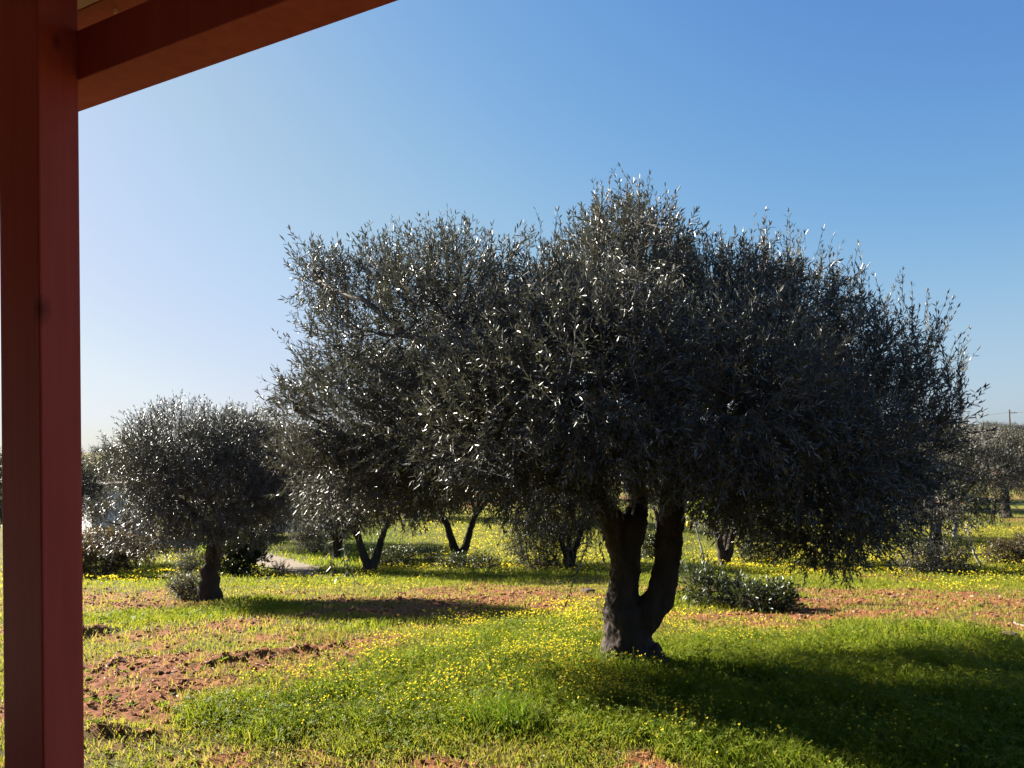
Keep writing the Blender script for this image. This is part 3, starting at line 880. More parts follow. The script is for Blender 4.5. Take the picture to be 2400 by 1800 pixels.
put(VA, at(1077, 1318), 0.1, 1.12)
tag(VA, "olive tree whose V-shaped double trunk stands alone in yellow flowers", "tree", GR)
put(VB, at(632, 1272), 2.0, 1.25)
tag(VB, "olive tree with a leaning trunk in front of the white car", "tree", GR)
t3 = olive("olive_tree", np.random.default_rng(34), 3.95, 2.6, 0.2, 6500, 0.09, 0.022, False, M_OLIVE_FAR, 1, 0.30, nbl=13, pairs=5, ls=0.28)
put(t3, gp(85, 27), 1.0, 1.0)
tag(t3, "olive tree half hidden behind the red porch post", "tree", GR)
put(VC, at(1700, 1325), 0.6, 1.05)
tag(VC, "olive tree with pale clustered stems, just right of the big forked trunk", "tree", GR)
def more(src, loc, rz, s, sx, label):
    return tag(copy_tree(src, loc, rz, s, sx), label, "tree", GR)
more(VA, at(868, 1343), 0.25, 0.93, 1.0, "olive tree with a dark double trunk beside the end of the gravel path")
more(VC, gp(588, 25), 0.4, 0.95, 0.85, "olive tree behind the dark glossy bush, its crown touching the big one")
more(VC, at(790, 1312), 1.4, 0.85, 0.9, "small olive tree with a flared short trunk on the green mound")
more(VC, at(1335, 1336), 2.5, 0.78, 1.0, "low bushy olive with many stems seen left of the big forked trunk")
more(VB, at(2185, 1335), 0.3, 0.92, 0.95, "olive tree with low hanging branches left of the bare sapling")
more(VB, gp(2357, 45), 1.2, 1.15, 1.0, "olive tree with a thick dark trunk standing behind the wire fence")
more(VA, gp(1950, 37), 1.9, 1.0, 1.0, "olive tree seen beneath the right hanging branches of the big one")
more(VB, gp(1250, 46), 2.9, 1.05, 1.0, "olive tree far back between the V-shaped trunk and the big forked trunk")
more(VC, gp(1545, 40), 0.9, 1.0, 1.0, "olive tree far back seen through the fork of the big trunk")
more(VA, gp(330, 40), 2.2, 1.0, 1.0, "olive tree far back behind the round left olive")
more(VB, gp(955, 50), 0.2, 1.1, 1.0, "olive tree far back left of the V-shaped trunk")
more(VC, gp(2090, 52), 2.0, 1.15, 1.0, "olive tree far back under the right edge of the big crown")
hill = [(2385, 64, VB, 0.95), (2310, 78, VC, 0.95), (2420, 84, VA, 1.0), (2345, 95, VB, 1.0), (2275, 92, VA, 1.0), (2395, 106, VC, 1.1), (2330, 112, VB, 1.1), (2260, 110, VC, 1.1), (2460, 100, VB, 1.0), (2230, 75, VB, 1.0)]
hl = ["nearest olive tree of those on the terraced hill, by the orange bank", "bushy olive tree on the hill just left of the orange bank",
      "olive tree on the hill cut by the photo's right edge", "olive tree on the hill right below the utility pole",
      "olive tree on the hill nearest to the big crown's edge", "olive tree on the hill crest right of the utility pole",
      "olive tree on the hill crest left of the utility pole", "olive tree on the hill crest beside the bare twigs",
      "olive tree on the hill right of everything else there", "olive tree at the foot of the hill behind the bare twigs"]
for (px, d, src, s), lb in zip(hill, hl):
    o = more(src, gp(px, d), px * 0.37, s * 0.9, 1.15, lb)
    o["group"] = "olive trees on the hill"
# far rows closing the view under the crowns
rngf = np.random.default_rng(40)
k = 0
for d, step in ((66, 175), (92, 150)):
    for px in np.arange(60 + d, 2200, step):
        src = [VA, VB, VC][k % 3]; k += 1
        o = copy_tree(src, gp(px + rngf.normal() * 20, d + rngf.normal() * 3), rngf.random() * 6, 1.0 + 0.2 * rngf.random(), 1.1)
        tag(o, "distant olive tree in the far rows behind the flowering field", "tree", "distant rows of olive trees")

# ------------------------------------------------------------------ bare trees, shrubs, plants
def bare_tree(name, rng, H, r0, levels, m, spread=0.6, lean=(0, 0), first=0.3, up=0.25):
    root = empty(name, (0, 0, 0)); tr = Acc(); br = Acc()
    def grow(p, d, L, r, lv, acc):
        n = 5; e = p + d * L
        Pp = curve(p, e, n, 0.13, rng)
        tube(acc, Pp, np.linspace(r, r * 0.55, n), 7 if lv == levels else 4, cap=lv == 0)
        if lv == 0: return
        for k in range(rng.integers(2, 5)):
            f = 1.0 if k == 0 else 0.35 + 0.6 * rng.random()
            q = Pp[0] + (Pp[-1] - Pp[0]) * f if k else Pp[-1]
            nd = norm(d + rng.normal(size=3) * spread + np.array([0, 0, up]))
            grow(q, nd, L * (0.62 + 0.2 * rng.random()), r * 0.52, lv - 1, br)
    grow(np.array([0, 0, -0.05]), norm(np.array([lean[0], lean[1], 1.0])), H * first, r0, levels, tr)
    tr.obj("trunk", [m], root, smooth=True, tint=False)
    br.obj("branches", [m], root, smooth=True, tint=False)
    return root
s1 = bare_tree("bare_sapling", np.random.default_rng(52), 2.3, 0.05, 4, M_PALEBARK, 0.55, (-0.45, 0), 0.36)
put(s1, at(2302, 1325)); tag(s1, "leaning leafless sapling with pale bark in the flowers below the fence", "sapling")
s2 = bare_tree("bare_tree", np.random.default_rng(57), 7.2, 0.11, 6, M_PALEBARK, 0.5, (0.05, 0), 0.30, 0.2)
put(s2, gp(2235, 36)); tag(s2, "leafless twiggy tree showing past the right edge of the big olive crown", "tree")

def shrub(name, loc, rx, ry, h, nspr, L, W, leafm, seed, label, cat="shrub", pairs=4, ls=0.2, stems=7, group=None, nb=6, up=0.4, spread=0.8, skew=0.0):
    rng = np.random.default_rng(seed)
    root = empty(name, loc)
    B = [(np.array([0, 0, h * 0.5]), np.array([rx * 0.7, ry * 0.7, h * 0.5]), 1.0)]
    for k in range(nb):
        an = k * 2.4 + rng.random()
        B.append((np.array([math.cos(an) * rx * 0.55, math.sin(an) * ry * 0.55, h * (0.3 + 0.4 * rng.random())]), np.array([rx * 0.45, ry * 0.45, h * 0.33]), 1.0))
    st = Acc()
    for k in range(stems):
        c, r, w = B[k % len(B)]
        tube(st, curve(np.array([rng.normal() * 0.05, rng.normal() * 0.05, -0.05]), c + rng.normal(size=3) * r * 0.4, 6, 0.18, rng), np.linspace(0.02, 0.006, 6) * max(0.5, h), 5)
    st.obj("stems", [M_TWIG], root, smooth=True, tint=False)
    cr = Acc()
    S, Dn = blob_points(B, nspr, rng, 0.45, 0.3)
    S[:, 2] *= np.clip(1 - skew * S[:, 0] / rx, 0.25, 1.7)
    S[:, 2] = np.maximum(S[:, 2], 0.03)
    sprigs(cr, S, shoot_dirs(Dn, rng, up, 0.1, 0.5), ls * (0.7 + 0.6 * rng.random(len(S))), pairs, L, W, rng, False, 0.002, spread=spread)
    cr.obj("foliage", [leafm, M_TWIG], root)
    return tag(root, label, cat, group)

shrub("shrub", at(235, 1352), 1.35, 0.9, 1.25, 1500, 0.085, 0.036, M_RUST, 61, "bronze green shrub between the porch post and the left olive")
shrub("citrus_bush", at(563, 1347), 0.72, 0.65, 1.35, 900, 0.10, 0.045, M_CITRUS, 62, "dark glossy bush right behind the trunk of the left olive")
shrub("sucker_shrub", at(432, 1405), 0.28, 0.25, 0.40, 330, 0.045, 0.016, M_GREY, 63, "small grey shrub of suckers at the foot of the left olive", ls=0.14)
shrub("shrub", at(440, 1350), 0.33, 0.3, 0.75, 330, 0.05, 0.018, M_GREY, 64, "thin grey shrub in yellow flowers behind the left olive")
shrub("shrub", at(472, 1338), 0.28, 0.28, 0.75, 160, 0.085, 0.05, M_LIME, 65, "bright lime leaved plant beside the left olive's trunk", "plant")
shrub("shrub", at(225, 1300), 0.75, 0.6, 1.05, 550, 0.06, 0.02, M_GREY, 66, "grey green shrub in front of the white house")
shrub("young_olive", at(728, 1300), 0.85, 0.8, 1.9, 1500, 0.07, 0.018, M_GREY, 67, "grey feathery young olive left of the small flared trunk", "young tree", ls=0.3)
shrub("citrus_bush", at(1690, 1420), 0.66, 0.45, 0.38, 440, 0.095, 0.026, M_CITRUS, 68, "low sprawling glossy bush just right of the big forked trunk", ls=0.24, skew=0.85, nb=10)
shrub("citrus_bush", at(1800, 1432), 0.42, 0.3, 0.28, 260, 0.085, 0.030, M_CITRUS, 69, "low trailing end of glossy leaves right of the sprawling bush", "plant", ls=0.2)
shrub("citrus_bush", at(1522, 1312), 0.42, 0.4, 1.05, 330, 0.09, 0.038, M_CITRUS, 70, "small upright bush seen in the gap of the big forked trunk")
shrub("shrub", at(1010, 1318), 0.55, 0.4, 0.5, 240, 0.06, 0.018, M_GREY, 71, "grey tuft of a shrub left of the V-shaped trunk")
shrub("shrub", at(1100, 1335), 1.0, 0.5, 0.42, 420, 0.075, 0.03, M_CITRUS, 72, "dark green low shrub around the foot of the V-shaped trunk")
shrub("shrub", at(1265, 1336), 1.25, 0.7, 1.45, 1100, 0.085, 0.022, M_OLIVE_FAR, 73, "wide olive scrub between the V-shaped trunk and the big forked trunk", ls=0.26)
shrub("shrub", at(920, 1330), 0.9, 0.6, 0.6, 420, 0.08, 0.03, M_CITRUS, 74, "dark shrub between the double trunk and the V-shaped trunk")
shrub("shrub", at(1780, 1318), 0.95, 0.6, 0.65, 500, 0.085, 0.03, M_CITRUS, 75, "dark round shrub behind the sprawling glossy bush")
shrub("weed_plant", at(2352, 1322), 0.62, 0.4, 0.62, 260, 0.11, 0.035, M_RUST, 76, "dark tiered weed right of the leaning bare sapling", "plant")
shrub("weed_plant", at(2405, 1318), 0.35, 0.3, 0.85, 130, 0.12, 0.04, M_RUST, 77, "brownish weed cut by the photo's right edge", "plant")
shrub("shrub", at(2190, 1345), 1.2, 0.6, 0.8, 700, 0.075, 0.024, M_OLIVE_FAR, 78, "suckers spreading around the trunk left of the bare sapling")
shrub("shrub", at(655, 1346), 0.28, 0.2, 0.25, 90, 0.06, 0.02, M_RUST, 79, "tiny dry weed standing on the edge of the gravel path", "plant")

# pale barked sapling in front of the clustered stems, with one lemon
def lemon_sapling():
    rng = np.random.default_rng(81)
    d = 13.0
    base = gp(1660, d); root = empty("lemon_sapling", base)
    st = Acc()
    P = np.stack([dep(px, py, d) - base for px, py in ((1662, 1400), (1654, 1330), (1648, 1300), (1640, 1270), (1632, 1240), (1628, 1215), (1616, 1190))])
    P[0] = [0, 0, -0.05]
    tube(st, P, np.linspace(0.018, 0.008, 7), 7)
    tube(st, np.stack([P[4], dep(1645, 1225, d) - base, dep(1658, 1200, d) - base]), [0.009, 0.006, 0.004], 6)
    tube(st, np.stack([P[5], dep(1622, 1196, d) - base, dep(1640, 1180, d) - base]), [0.007, 0.005, 0.003], 6)
    st.obj("stem", [M_PALEBARK], root, smooth=True, tint=False)
    cr = Acc()
    S = np.concatenate([dep(px, py, d)[None] - base + rng.normal(size=(9, 3)) * 0.09 for px, py in ((1640, 1185), (1658, 1195), (1615, 1185), (1625, 1205))])
    sprigs(cr, S, rng.normal(size=S.shape) + [0, 0, 0.4], np.full(len(S), 0.12), 3, 0.09, 0.035, rng, False, 0.002)
    cr.obj("leaves", [M_LIME, M_TWIG], root)
    a = Acc(); c = dep(1613, 1228, d) - base
    u = np.linspace(0, np.pi, 9); prof = np.sin(u) * 0.036
    P = np.stack([np.full(9, c[0]), np.full(9, c[1]), c[2] + 0.05 * np.cos(u)], 1)
    tube(a, P, np.maximum(prof, 0.003), 12)
    m, nt, out = mat("lemon_peel"); p = N(nt, "ShaderNodeBsdfPrincipled"); p.inputs["Base Color"].default_value = (0.75, 0.5, 0.02, 1)
    p.inputs["Roughness"].default_value = 0.4; nt.links.new(p.outputs[0], out.inputs[0])
    a.obj("fruit", [m], root, smooth=True, tint=False)
    tag(root, "slender pale stemmed sapling with one yellow fruit right of the big trunk", "sapling")
lemon_sapling()

# ------------------------------------------------------------------ house, wall, car, fence, pole
def box_acc(a, x0, x1, y0, y1, z0, z1, m=0):
    v = np.array([[x, y, z] for x in (x0, x1) for y in (y0, y1) for z in (z0, z1)], float)
    a.add(v, [[0, 1, 3, 2], [4, 6, 7, 5], [0, 4, 5, 1], [2, 3, 7, 6], [0, 2, 6, 4], [1, 5, 7, 3]], None, m)

M_WHITE = rough_mat("whitewash", (0.55, 0.55, 0.55), (0.65, 0.65, 0.64), 3, 0.9, 0.1)
def house():
    c = gp(213, 34.5)
    root = empty("white_house", c, math.atan2(0.8, 0.6) - math.pi / 2 + 0.0)
    # local x runs along the shaded front to the right and back; corner at the origin
    root.rotation_euler = (0, 0, math.atan2(0.6, 0.8))
    w, dp, h = 2.6, 6.0, 2.7
    a = Acc(); box_acc(a, 0, w, 0, dp, -0.4, h)
    a.obj("wall", [M_WHITE], root, tint=False)
    a = Acc(); box_acc(a, -0.18, w + 0.18, -0.18, dp + 0.18, h + 0.003, h + 0.2)
    a.obj("roof", [rough_mat("roof_concrete", (0.16, 0.12, 0.10), (0.24, 0.19, 0.16), 4)], root, tint=False)
    tag(root, "white house with a flat roof partly hidden behind the left trees", "house")
house()

def car():
    c = gp(668, 38.5)
    root = empty("parked_car", c, 0.25)
    paint, nt, out = mat("white_paint"); p = N(nt, "ShaderNodeBsdfPrincipled"); p.inputs["Base Color"].default_value = (0.8, 0.8, 0.8, 1)
    p.inputs["Roughness"].default_value = 0.25; p.inputs["Coat Weight"].default_value = 0.5; nt.links.new(p.outputs[0], out.inputs[0])
    glass = rough_mat("car_glass", (0.02, 0.025, 0.03), (0.035, 0.04, 0.045), 2, 0.08, 0.0, spec=0.7)
    rub = rough_mat("tyre_rubber", (0.02, 0.02, 0.02), (0.035, 0.035, 0.035), 9, 0.8)
    met = rough_mat("wheel_rim_metal", (0.4, 0.4, 0.42), (0.5, 0.5, 0.52), 9, 0.35, 0.0, spec=0.6)
    prof = np.array([(-2.0, 0.30), (-2.03, 0.62), (-1.92, 0.82), (-1.15, 0.93), (-0.55, 1.36), (0.65, 1.45), (1.45, 1.30), (1.85, 0.95), (1.98, 0.75), (2.0, 0.32)])
    n = len(prof)
    a = Acc(); V = []
    for y, f in ((-0.84, 0.9), (-0.80, 1.0), (0.80, 1.0), (0.84, 0.9)):
        for (x, z) in prof:
            inset = 0.13 * max(0, (z - 0.9) / 0.5) * (1 if y > 0 else -1)
            V.append((x * (0.985 if f < 1 else 1), y - inset, 0.3 + (z - 0.3) * (0.97 if f < 1 else 1)))
    q = []
    for r in range(3):
        for k in range(n - 1):
            q.append([r * n + k, r * n + k + 1, (r + 1) * n + k + 1, (r + 1) * n + k])
        q.append([r * n + n - 1, r * n, (r + 1) * n, (r + 1) * n + n - 1])
    a.add(V, q)
    lo = np.arange(n)
    # side panels as fans of quads across the profile
    side = [[0, 1, 8, 9], [1, 2, 7, 8], [2, 3, 6, 7], [3, 4, 5, 6]]
    a.add(V[:n], [s[::-1] for s in side]); a.add(V[3 * n:], side)
    a.obj("body", [paint], root, smooth=False, tint=False)
    for sgn in (-1, 1):
        y = sgn * 0.80
        g = Acc(); g.add([(-1.0, y, 0.98), (1.4, y, 0.98), (1.2, y - sgn * 0.09, 1.27), (0.5, y - sgn * 0.10, 1.35), (-0.42, y - sgn * 0.095, 1.3)], [[0, 1, 2, 3]], [[0, 3, 4]])
        g.v[0] = g.v[0] + np.array([0, sgn * 0.035, 0], np.float32)
        g.obj("side_window", [glass], root, tint=False)
    g = Acc(); g.add([(-1.13, -0.66, 0.96), (-1.13, 0.66, 0.96), (-0.6, 0.6, 1.34), (-0.6, -0.6, 1.34)], [[0, 1, 2, 3]]); g.v[0] = g.v[0] + np.array([-0.02, 0, 0.012], np.float32)
    g.obj("windscreen", [glass], root, tint=False)
    for x in (-1.25, 1.25):
        for y in (-0.78, 0.78):
            t = Acc(); tube(t, [(x, y - 0.1, 0.3), (x, y - 0.09, 0.3), (x, y + 0.09, 0.3), (x, y + 0.1, 0.3)], [0.26, 0.3, 0.3, 0.26], 20)
            w = t.obj("wheel", [rub], root, tint=False)
            r = Acc(); s = 1 if y > 0 else -1
            tube(r, [(x, y + s * 0.085, 0.3), (x, y + s * 0.115, 0.3)], [0.19, 0.17], 16); r.obj("rim", [met], w, tint=False)
    for y in (-0.55, 0.55):
        a = Acc(); box_acc(a, -2.045, -1.97, y - 0.16, y + 0.16, 0.62, 0.76); a.obj("headlight", [met], root, tint=False)
    tag(root, "white car parked far back on the left, half hidden by leaves", "car")
car()

def fence():
    ps = [gp(px, d) for px, d in ((1960, 41), (2140, 41.5), (2330, 42), (2520, 42.5))]
    root = empty("wire_fence", ps[0])
    rust = rough_mat("rusty_iron", (0.05, 0.025, 0.018), (0.1, 0.055, 0.04), 20, 0.8)
    wire = rough_mat("fence_wire", (0.3, 0.3, 0.3), (0.4, 0.4, 0.4), 20, 0.4, 0)
    O = ps[0]
    for k, p in enumerate(ps):
        a = Acc(); tube(a, [p - O + [0.03, 0, -0.1], p - O + [-0.06, 0, 1.18]], [0.03, 0.027], 6)
        a.obj("post", [rust], root, tint=False)
    for h in (0.35, 0.75, 1.1):
        a = Acc()
        P = np.concatenate([np.stack([ps[k] + (ps[k + 1] - ps[k]) * t + [0, -0.035, h - 0.05 * math.sin(t * math.pi)] for t in np.linspace(0, 1, 8)[:-1]]) for k in range(3)]) - O
        tube(a, P, 0.007, 4); a.obj("wire", [wire], root, tint=False)
    tag(root, "wire fence on thin rusty iron posts below the hill", "fence")
fence()

def poles():
    wood = rough_mat("grey_pole_wood", (0.035, 0.032, 0.03), (0.06, 0.055, 0.05), 8, 0.85)
    cer = rough_mat("insulator_ceramic", (0.35, 0.3, 0.26), (0.45, 0.4, 0.36), 8, 0.3, 0)
    def pole(base, top):
        root = empty("utility_pole", base)
        a = Acc(); tube(a, [(0, 0, -0.3), (0, 0, top * 0.5), (-0.08, 0, top)], [0.15, 0.13, 0.10], 10); a.obj("shaft", [wood], root, tint=False, smooth=True)
        a = Acc(); box_acc(a, -0.05, 1.0, -0.16, -0.10, top - 0.55, top - 0.45); a.obj("bracket", [wood], root, tint=False)
        for x in (0.45, 0.95):
            a = Acc(); tube(a, [(x, -0.13, top - 0.445), (x, -0.13, top - 0.38), (x, -0.13, top - 0.3)], [0.05, 0.07, 0.04], 8); a.obj("insulator", [cer], root, tint=False)
        return root
    b = gp(2368, 116); ztop = dep(2366, 960, 116)[2]
    h = ztop - b[2]
    p1 = tag(pole(b, h), "thin grey utility pole rising above the hill's olive trees", "utility pole")
    b2 = gp(1950, 150); h2 = 8.0
    p2 = tag(pole(b2, h2), "far utility pole hidden behind the big olive crown", "utility pole")
    b3 = gp(2620, 92); h3 = dep(2620, 925, 92)[2] - b3[2]
    p3 = tag(pole(b3, h3), "utility pole on the hill beyond the right edge", "utility pole")
    m = rough_mat("power_cable_sheath", (0.03, 0.03, 0.035), (0.05, 0.05, 0.055), 5, 0.6, 0)
    for (A, ha, Bq, hb, lb) in ((b, h, b2, h2, "power cable running from the utility pole left behind the big crown"), (b, h, b3, h3, "power cable running from the utility pole towards the right edge")):
        P0 = A + np.array([0.45, -0.13, ha - 0.3]); P1 = Bq + np.array([0.45, -0.13, hb - 0.3])
        t = np.linspace(0, 1, 24)[:, None]
        P = P0 + (P1 - P0) * t; P[:, 2] -= 1.1 * np.sin(np.pi * t[:, 0])
        a = Acc(); tube(a, P - P0, 0.025, 5); o = a.obj("power_cable", [m], tint=False); o.location = Vector([float(c) for c in P0])
        tag(o, lb, "cable")
poles()

# ------------------------------------------------------------------ ground cover
def scatter(rng, n, r0, r1, half=42, power=1.0):
    """points over a ring sector; density falls as r**-power"""
    u = rng.random(n); e = 2 - power
    if abs(e) < 1e-6: r = r0 * (r1 / r0) ** u
    else: r = (r0 ** e + u * (r1 ** e - r0 ** e)) ** (1 / e)
    a = np.radians((rng.random(n) * 2 - 1) * half)
    return np.sin(a) * r, np.cos(a) * r, r

TRUNK_XY = at(1482, 1560)[:2]
def grass():
    rng = np.random.default_rng(101)
    a = Acc()
    def blades(n, r0, r1, wscale, power):
        x, y, r = scatter(rng, n, r0, r1, 42, power)
        soil = soil_at(x, y); lush = zone(LUSH, x, y, 0.4, 3)
        dens = np.clip(1.0 - soil * 1.0, 0.17, 1) * (0.5 + 0.5 * lush) * (0.55 + 0.9 * noise2(x * 2.2, y * 2.2, 66))
        tp = np.hypot(x - TRUNK_XY[0], y - TRUNK_XY[1]) > 0.22
        if r1 > 12:
            tp &= pdist(PATH_POLY, x, y) < rng.random(n) * 0.25 - 0.12
        k = (rng.random(n) < dens) & tp
        x, y, r, lush, soil = x[k], y[k], r[k], lush[k], soil[k]
        m = len(x)
        clump = noise2(x * 3.5, y * 3.5, 71)
        h = (0.035 + 0.03 * rng.random(m)) * (1 - lush) + lush * (0.045 + 0.10 * rng.random(m)) * (0.55 + 0.9 * clump)
        wd = zone(WEEDS, x, y, 0.2, 9) if r0 < 9 else np.zeros(m)
        h = h * (1 + 0.25 * np.clip(wscale - 1, 0, 2)) * (1 + 0.45 * wd)
        w = (0.0042 + 0.0035 * rng.random(m)) * wscale
        az = rng.random(m) * 2 * np.pi
        lean = (0.25 + 0.6 * rng.random(m)) * h
        P = np.stack([x, y, gz(x, y) - 0.008], 1)
        az2 = rng.random(m) * 2 * np.pi
        s = np.stack([np.cos(az), np.sin(az), np.zeros(m)], 1) * (w / 2)[:, None]
        l = np.stack([np.cos(az2), np.sin(az2), np.zeros(m)], 1) * lean[:, None]
        up = np.zeros((m, 3)); up[:, 2] = h
        V = np.stack([P - s, P + s, P + up * 0.6 + l * 0.35 + s * 0.8, P + up * 0.6 + l * 0.35 - s * 0.8, P + up + l], 1)
        ti = np.clip(0.30 + 0.38 * lush + rng.normal(size=m) * 0.17 - 0.15 * soil + 0.25 * (clump - 0.5) + 0.25 * wd, 0, 1)
        a.many(V, [[0, 1, 2, 3]], [[3, 2, 4]], 0, ti)
    blades(190000, 3.6, 9.5, 1.25, 1.0)
    blades(150000, 9.5, 20, 2.0, 1.0)
    blades(130000, 20, 62, 4.2, 1.0)
    m = grass_mat("grass_blades", [(0.0, (0.28, 0.21, 0.06)), (0.28, (0.235, 0.22, 0.026)), (0.55, (0.18, 0.212, 0.014)), (1.0, (0.088, 0.15, 0.009))], 0.58)
    o = a.obj("grass", [m])
    tag(o, "short and lush green grass spread over the grove", "grass", kind="stuff")
grass()

def clover():
    """small flat broad leaves among the flowers and in the turf"""
    rng = np.random.default_rng(111)
    a = Acc()
    def leaves(n, r0, r1, size, power):
        x, y, r = scatter(rng, n, r0, r1, 42, power)
        soil = soil_at(x, y); lush = zone(LUSH, x, y, 0.4, 3); fl = zone(FLOWER, x, y, 0.4, 5)
        k = rng.random(n) < np.clip((0.16 + 0.75 * np.maximum(lush, fl)) * (1 - soil * 1.1), 0.015, 1) * (0.5 + noise2(x * 1.7, y * 1.7, 68))
        x, y, lush = x[k], y[k], lush[k]; m = len(x)
        h = 0.02 + lush * (0.03 + 0.10 * rng.random(m)) * (0.55 + 0.9 * noise2(x * 3.5, y * 3.5, 71))
        cpos = np.stack([x, y, gz(x, y) + h], 1)
        nn = norm(np.stack([rng.normal(size=m) * 0.45, rng.normal(size=m) * 0.45, np.ones(m)], 1))
        a0 = rng.random(m) * 6.28
        sz = size * (0.6 + 0.8 * rng.random(m))
        ti = np.clip(0.5 + rng.normal(size=m) * 0.25, 0, 1)
        for j in range(3):
            an = a0 + j * 2.094
            D = np.stack([np.cos(an), np.sin(an), np.zeros(m)], 1)
            D = norm(D - nn * np.sum(D * nn, 1, keepdims=True))
            V = kite_verts(cpos, D, nn, sz, sz * 0.95, 0.15)
            V[:, 1] += D * (sz * 0.25)[:, None]; V[:, 3] += D * (sz * 0.25)[:, None]; V[:, 2] -= D * (sz * 0.08)[:, None]
            a.many(V, None, [[0, 1, 2], [0, 2, 3]], 0, ti)
    leaves(60000, 3.6, 9.5, 0.019, 1.0)
    leaves(26000, 9.5, 22, 0.034, 1.0)
    # broad rosette leaves near the porch
    n = 6000
    x, y, r = scatter(rng, n, 3.8, 9, 40, 1.0)
    lush = zone(LUSH, x, y, 0.4, 3); wd = zone(WEEDS, x, y, 0.25, 9); k = rng.random(n) < 0.05 + 0.12 * lush + 0.7 * wd
    lush = np.maximum(lush, 0) + 0.9 * wd
    x, y, lush = x[k], y[k], lush[k]
    for j in range(6):
        m = len(x); an = j * 1.05 + rng.normal(size=m) * 0.25
        el = 0.25 + 0.5 * rng.random(m) + 0.3 * lush
        D = np.stack([np.cos(an) * np.cos(el), np.sin(an) * np.cos(el), np.sin(el)], 1)
        nn = norm(np.array([0, 0, 1.0]) - D * D[:, 2:3] + rng.normal(size=(m, 3)) * 0.15)
        L = (0.05 + 0.055 * rng.random(m)) * (0.8 + 0.35 * np.minimum(lush, 1.3))
        V = leaf_verts(np.stack([x, y, gz(x, y)], 1), D, nn, L, L * 0.33, 0.2, 0.2)
        a.many(V, LEAF_Q, None, 0, np.clip(0.75 + rng.normal(size=m) * 0.2, 0, 1))
    m = grass_mat("clover_leaves", [(0.0, (0.22, 0.21, 0.022)), (0.5, (0.15, 0.195, 0.013)), (1.0, (0.07, 0.125, 0.009))], 0.52)
    o = a.obj("clover", [m])
    tag(o, "low clover leaves and broad weeds growing through the turf", "ground cover", kind="stuff")
clover()

def flowers():
    rng = np.random.default_rng(121)
    a = Acc()
    def bloom(n, r0, r1, size, power, petals, stem):
        x, y, r = scatter(rng, n, r0, r1, 42, power)
        fl = zone(FLOWER, x, y, 0.45, 5); lush = zone(LUSH, x, y, 0.4, 3)
        k = rng.random(n) < fl * sstep(0.25, 0.68, fbm(x * 1.3, y * 1.3, 88, 3)) * sstep(0.2, 0.85, noise2(x * 4, y * 4, 89))
        if r1 > 12:
            k &= pdist(PATH_POLY, x, y) < 0
        x, y, lush = x[k], y[k], lush[k]; m = len(x)
        h = (0.06 + 0.06 * rng.random(m)) + lush * 0.09 * rng.random(m) + 0.02
        g = gz(x, y)
        off = rng.normal(size=(m, 2)) * 0.02
        c = np.stack([x + off[:, 0], y + off[:, 1], g + h], 1)
        nn = norm(np.stack([rng.normal(size=m) * 0.5 - 0.25, rng.normal(size=m) * 0.5 + 0.1, np.ones(m)], 1))
        a0 = rng.random(m) * 6.28; sz = size * (0.5 + 0.8 * rng.random(m))
        ti = rng.random(m)
        for j in range(petals):
            an = a0 + j * 2 * np.pi / petals
            D = np.stack([np.cos(an), np.sin(an), np.zeros(m)], 1)
            D = norm(D - nn * np.sum(D * nn, 1, keepdims=True))
            Dn = norm(D + nn * 0.75); n2 = norm(nn - D * 0.75)
            V = kite_verts(c, Dn, n2, sz, sz * (0.85 if petals == 5 else 1.3), 0.1)
            a.many(V, None, [[0, 1, 2], [0, 2, 3]], 0, ti)
        if stem:
            s = np.stack([np.cos(a0), np.sin(a0), np.zeros(m)], 1) * 0.0012
            b = np.stack([x, y, g], 1)
            a.many(np.stack([b - s, b + s, c + s, c - s], 1), [[0, 1, 2, 3]], None, 1, np.full(m, 0.6))
    bloom(110000, 4.2, 10, 0.0122, 1.0, 5, True)
    bloom(70000, 10, 22, 0.021, 1.0, 4, False)
    bloom(130000, 22, 58, 0.036, 1.0, 3, False)
    m1 = grass_mat("yellow_petals", [(0.0, (0.62, 0.48, 0.015)), (1.0, (0.74, 0.66, 0.06))], 0.5)
    m2 = grass_mat("flower_stalks", [(0.0, (0.1, 0.16, 0.03)), (1.0, (0.14, 0.2, 0.04))], 0.3)
    o = a.obj("yellow_flowers", [m1, m2])
    tag(o, "drifts of small yellow wood sorrel flowers in the grass", "wildflowers", kind="stuff")
flowers()

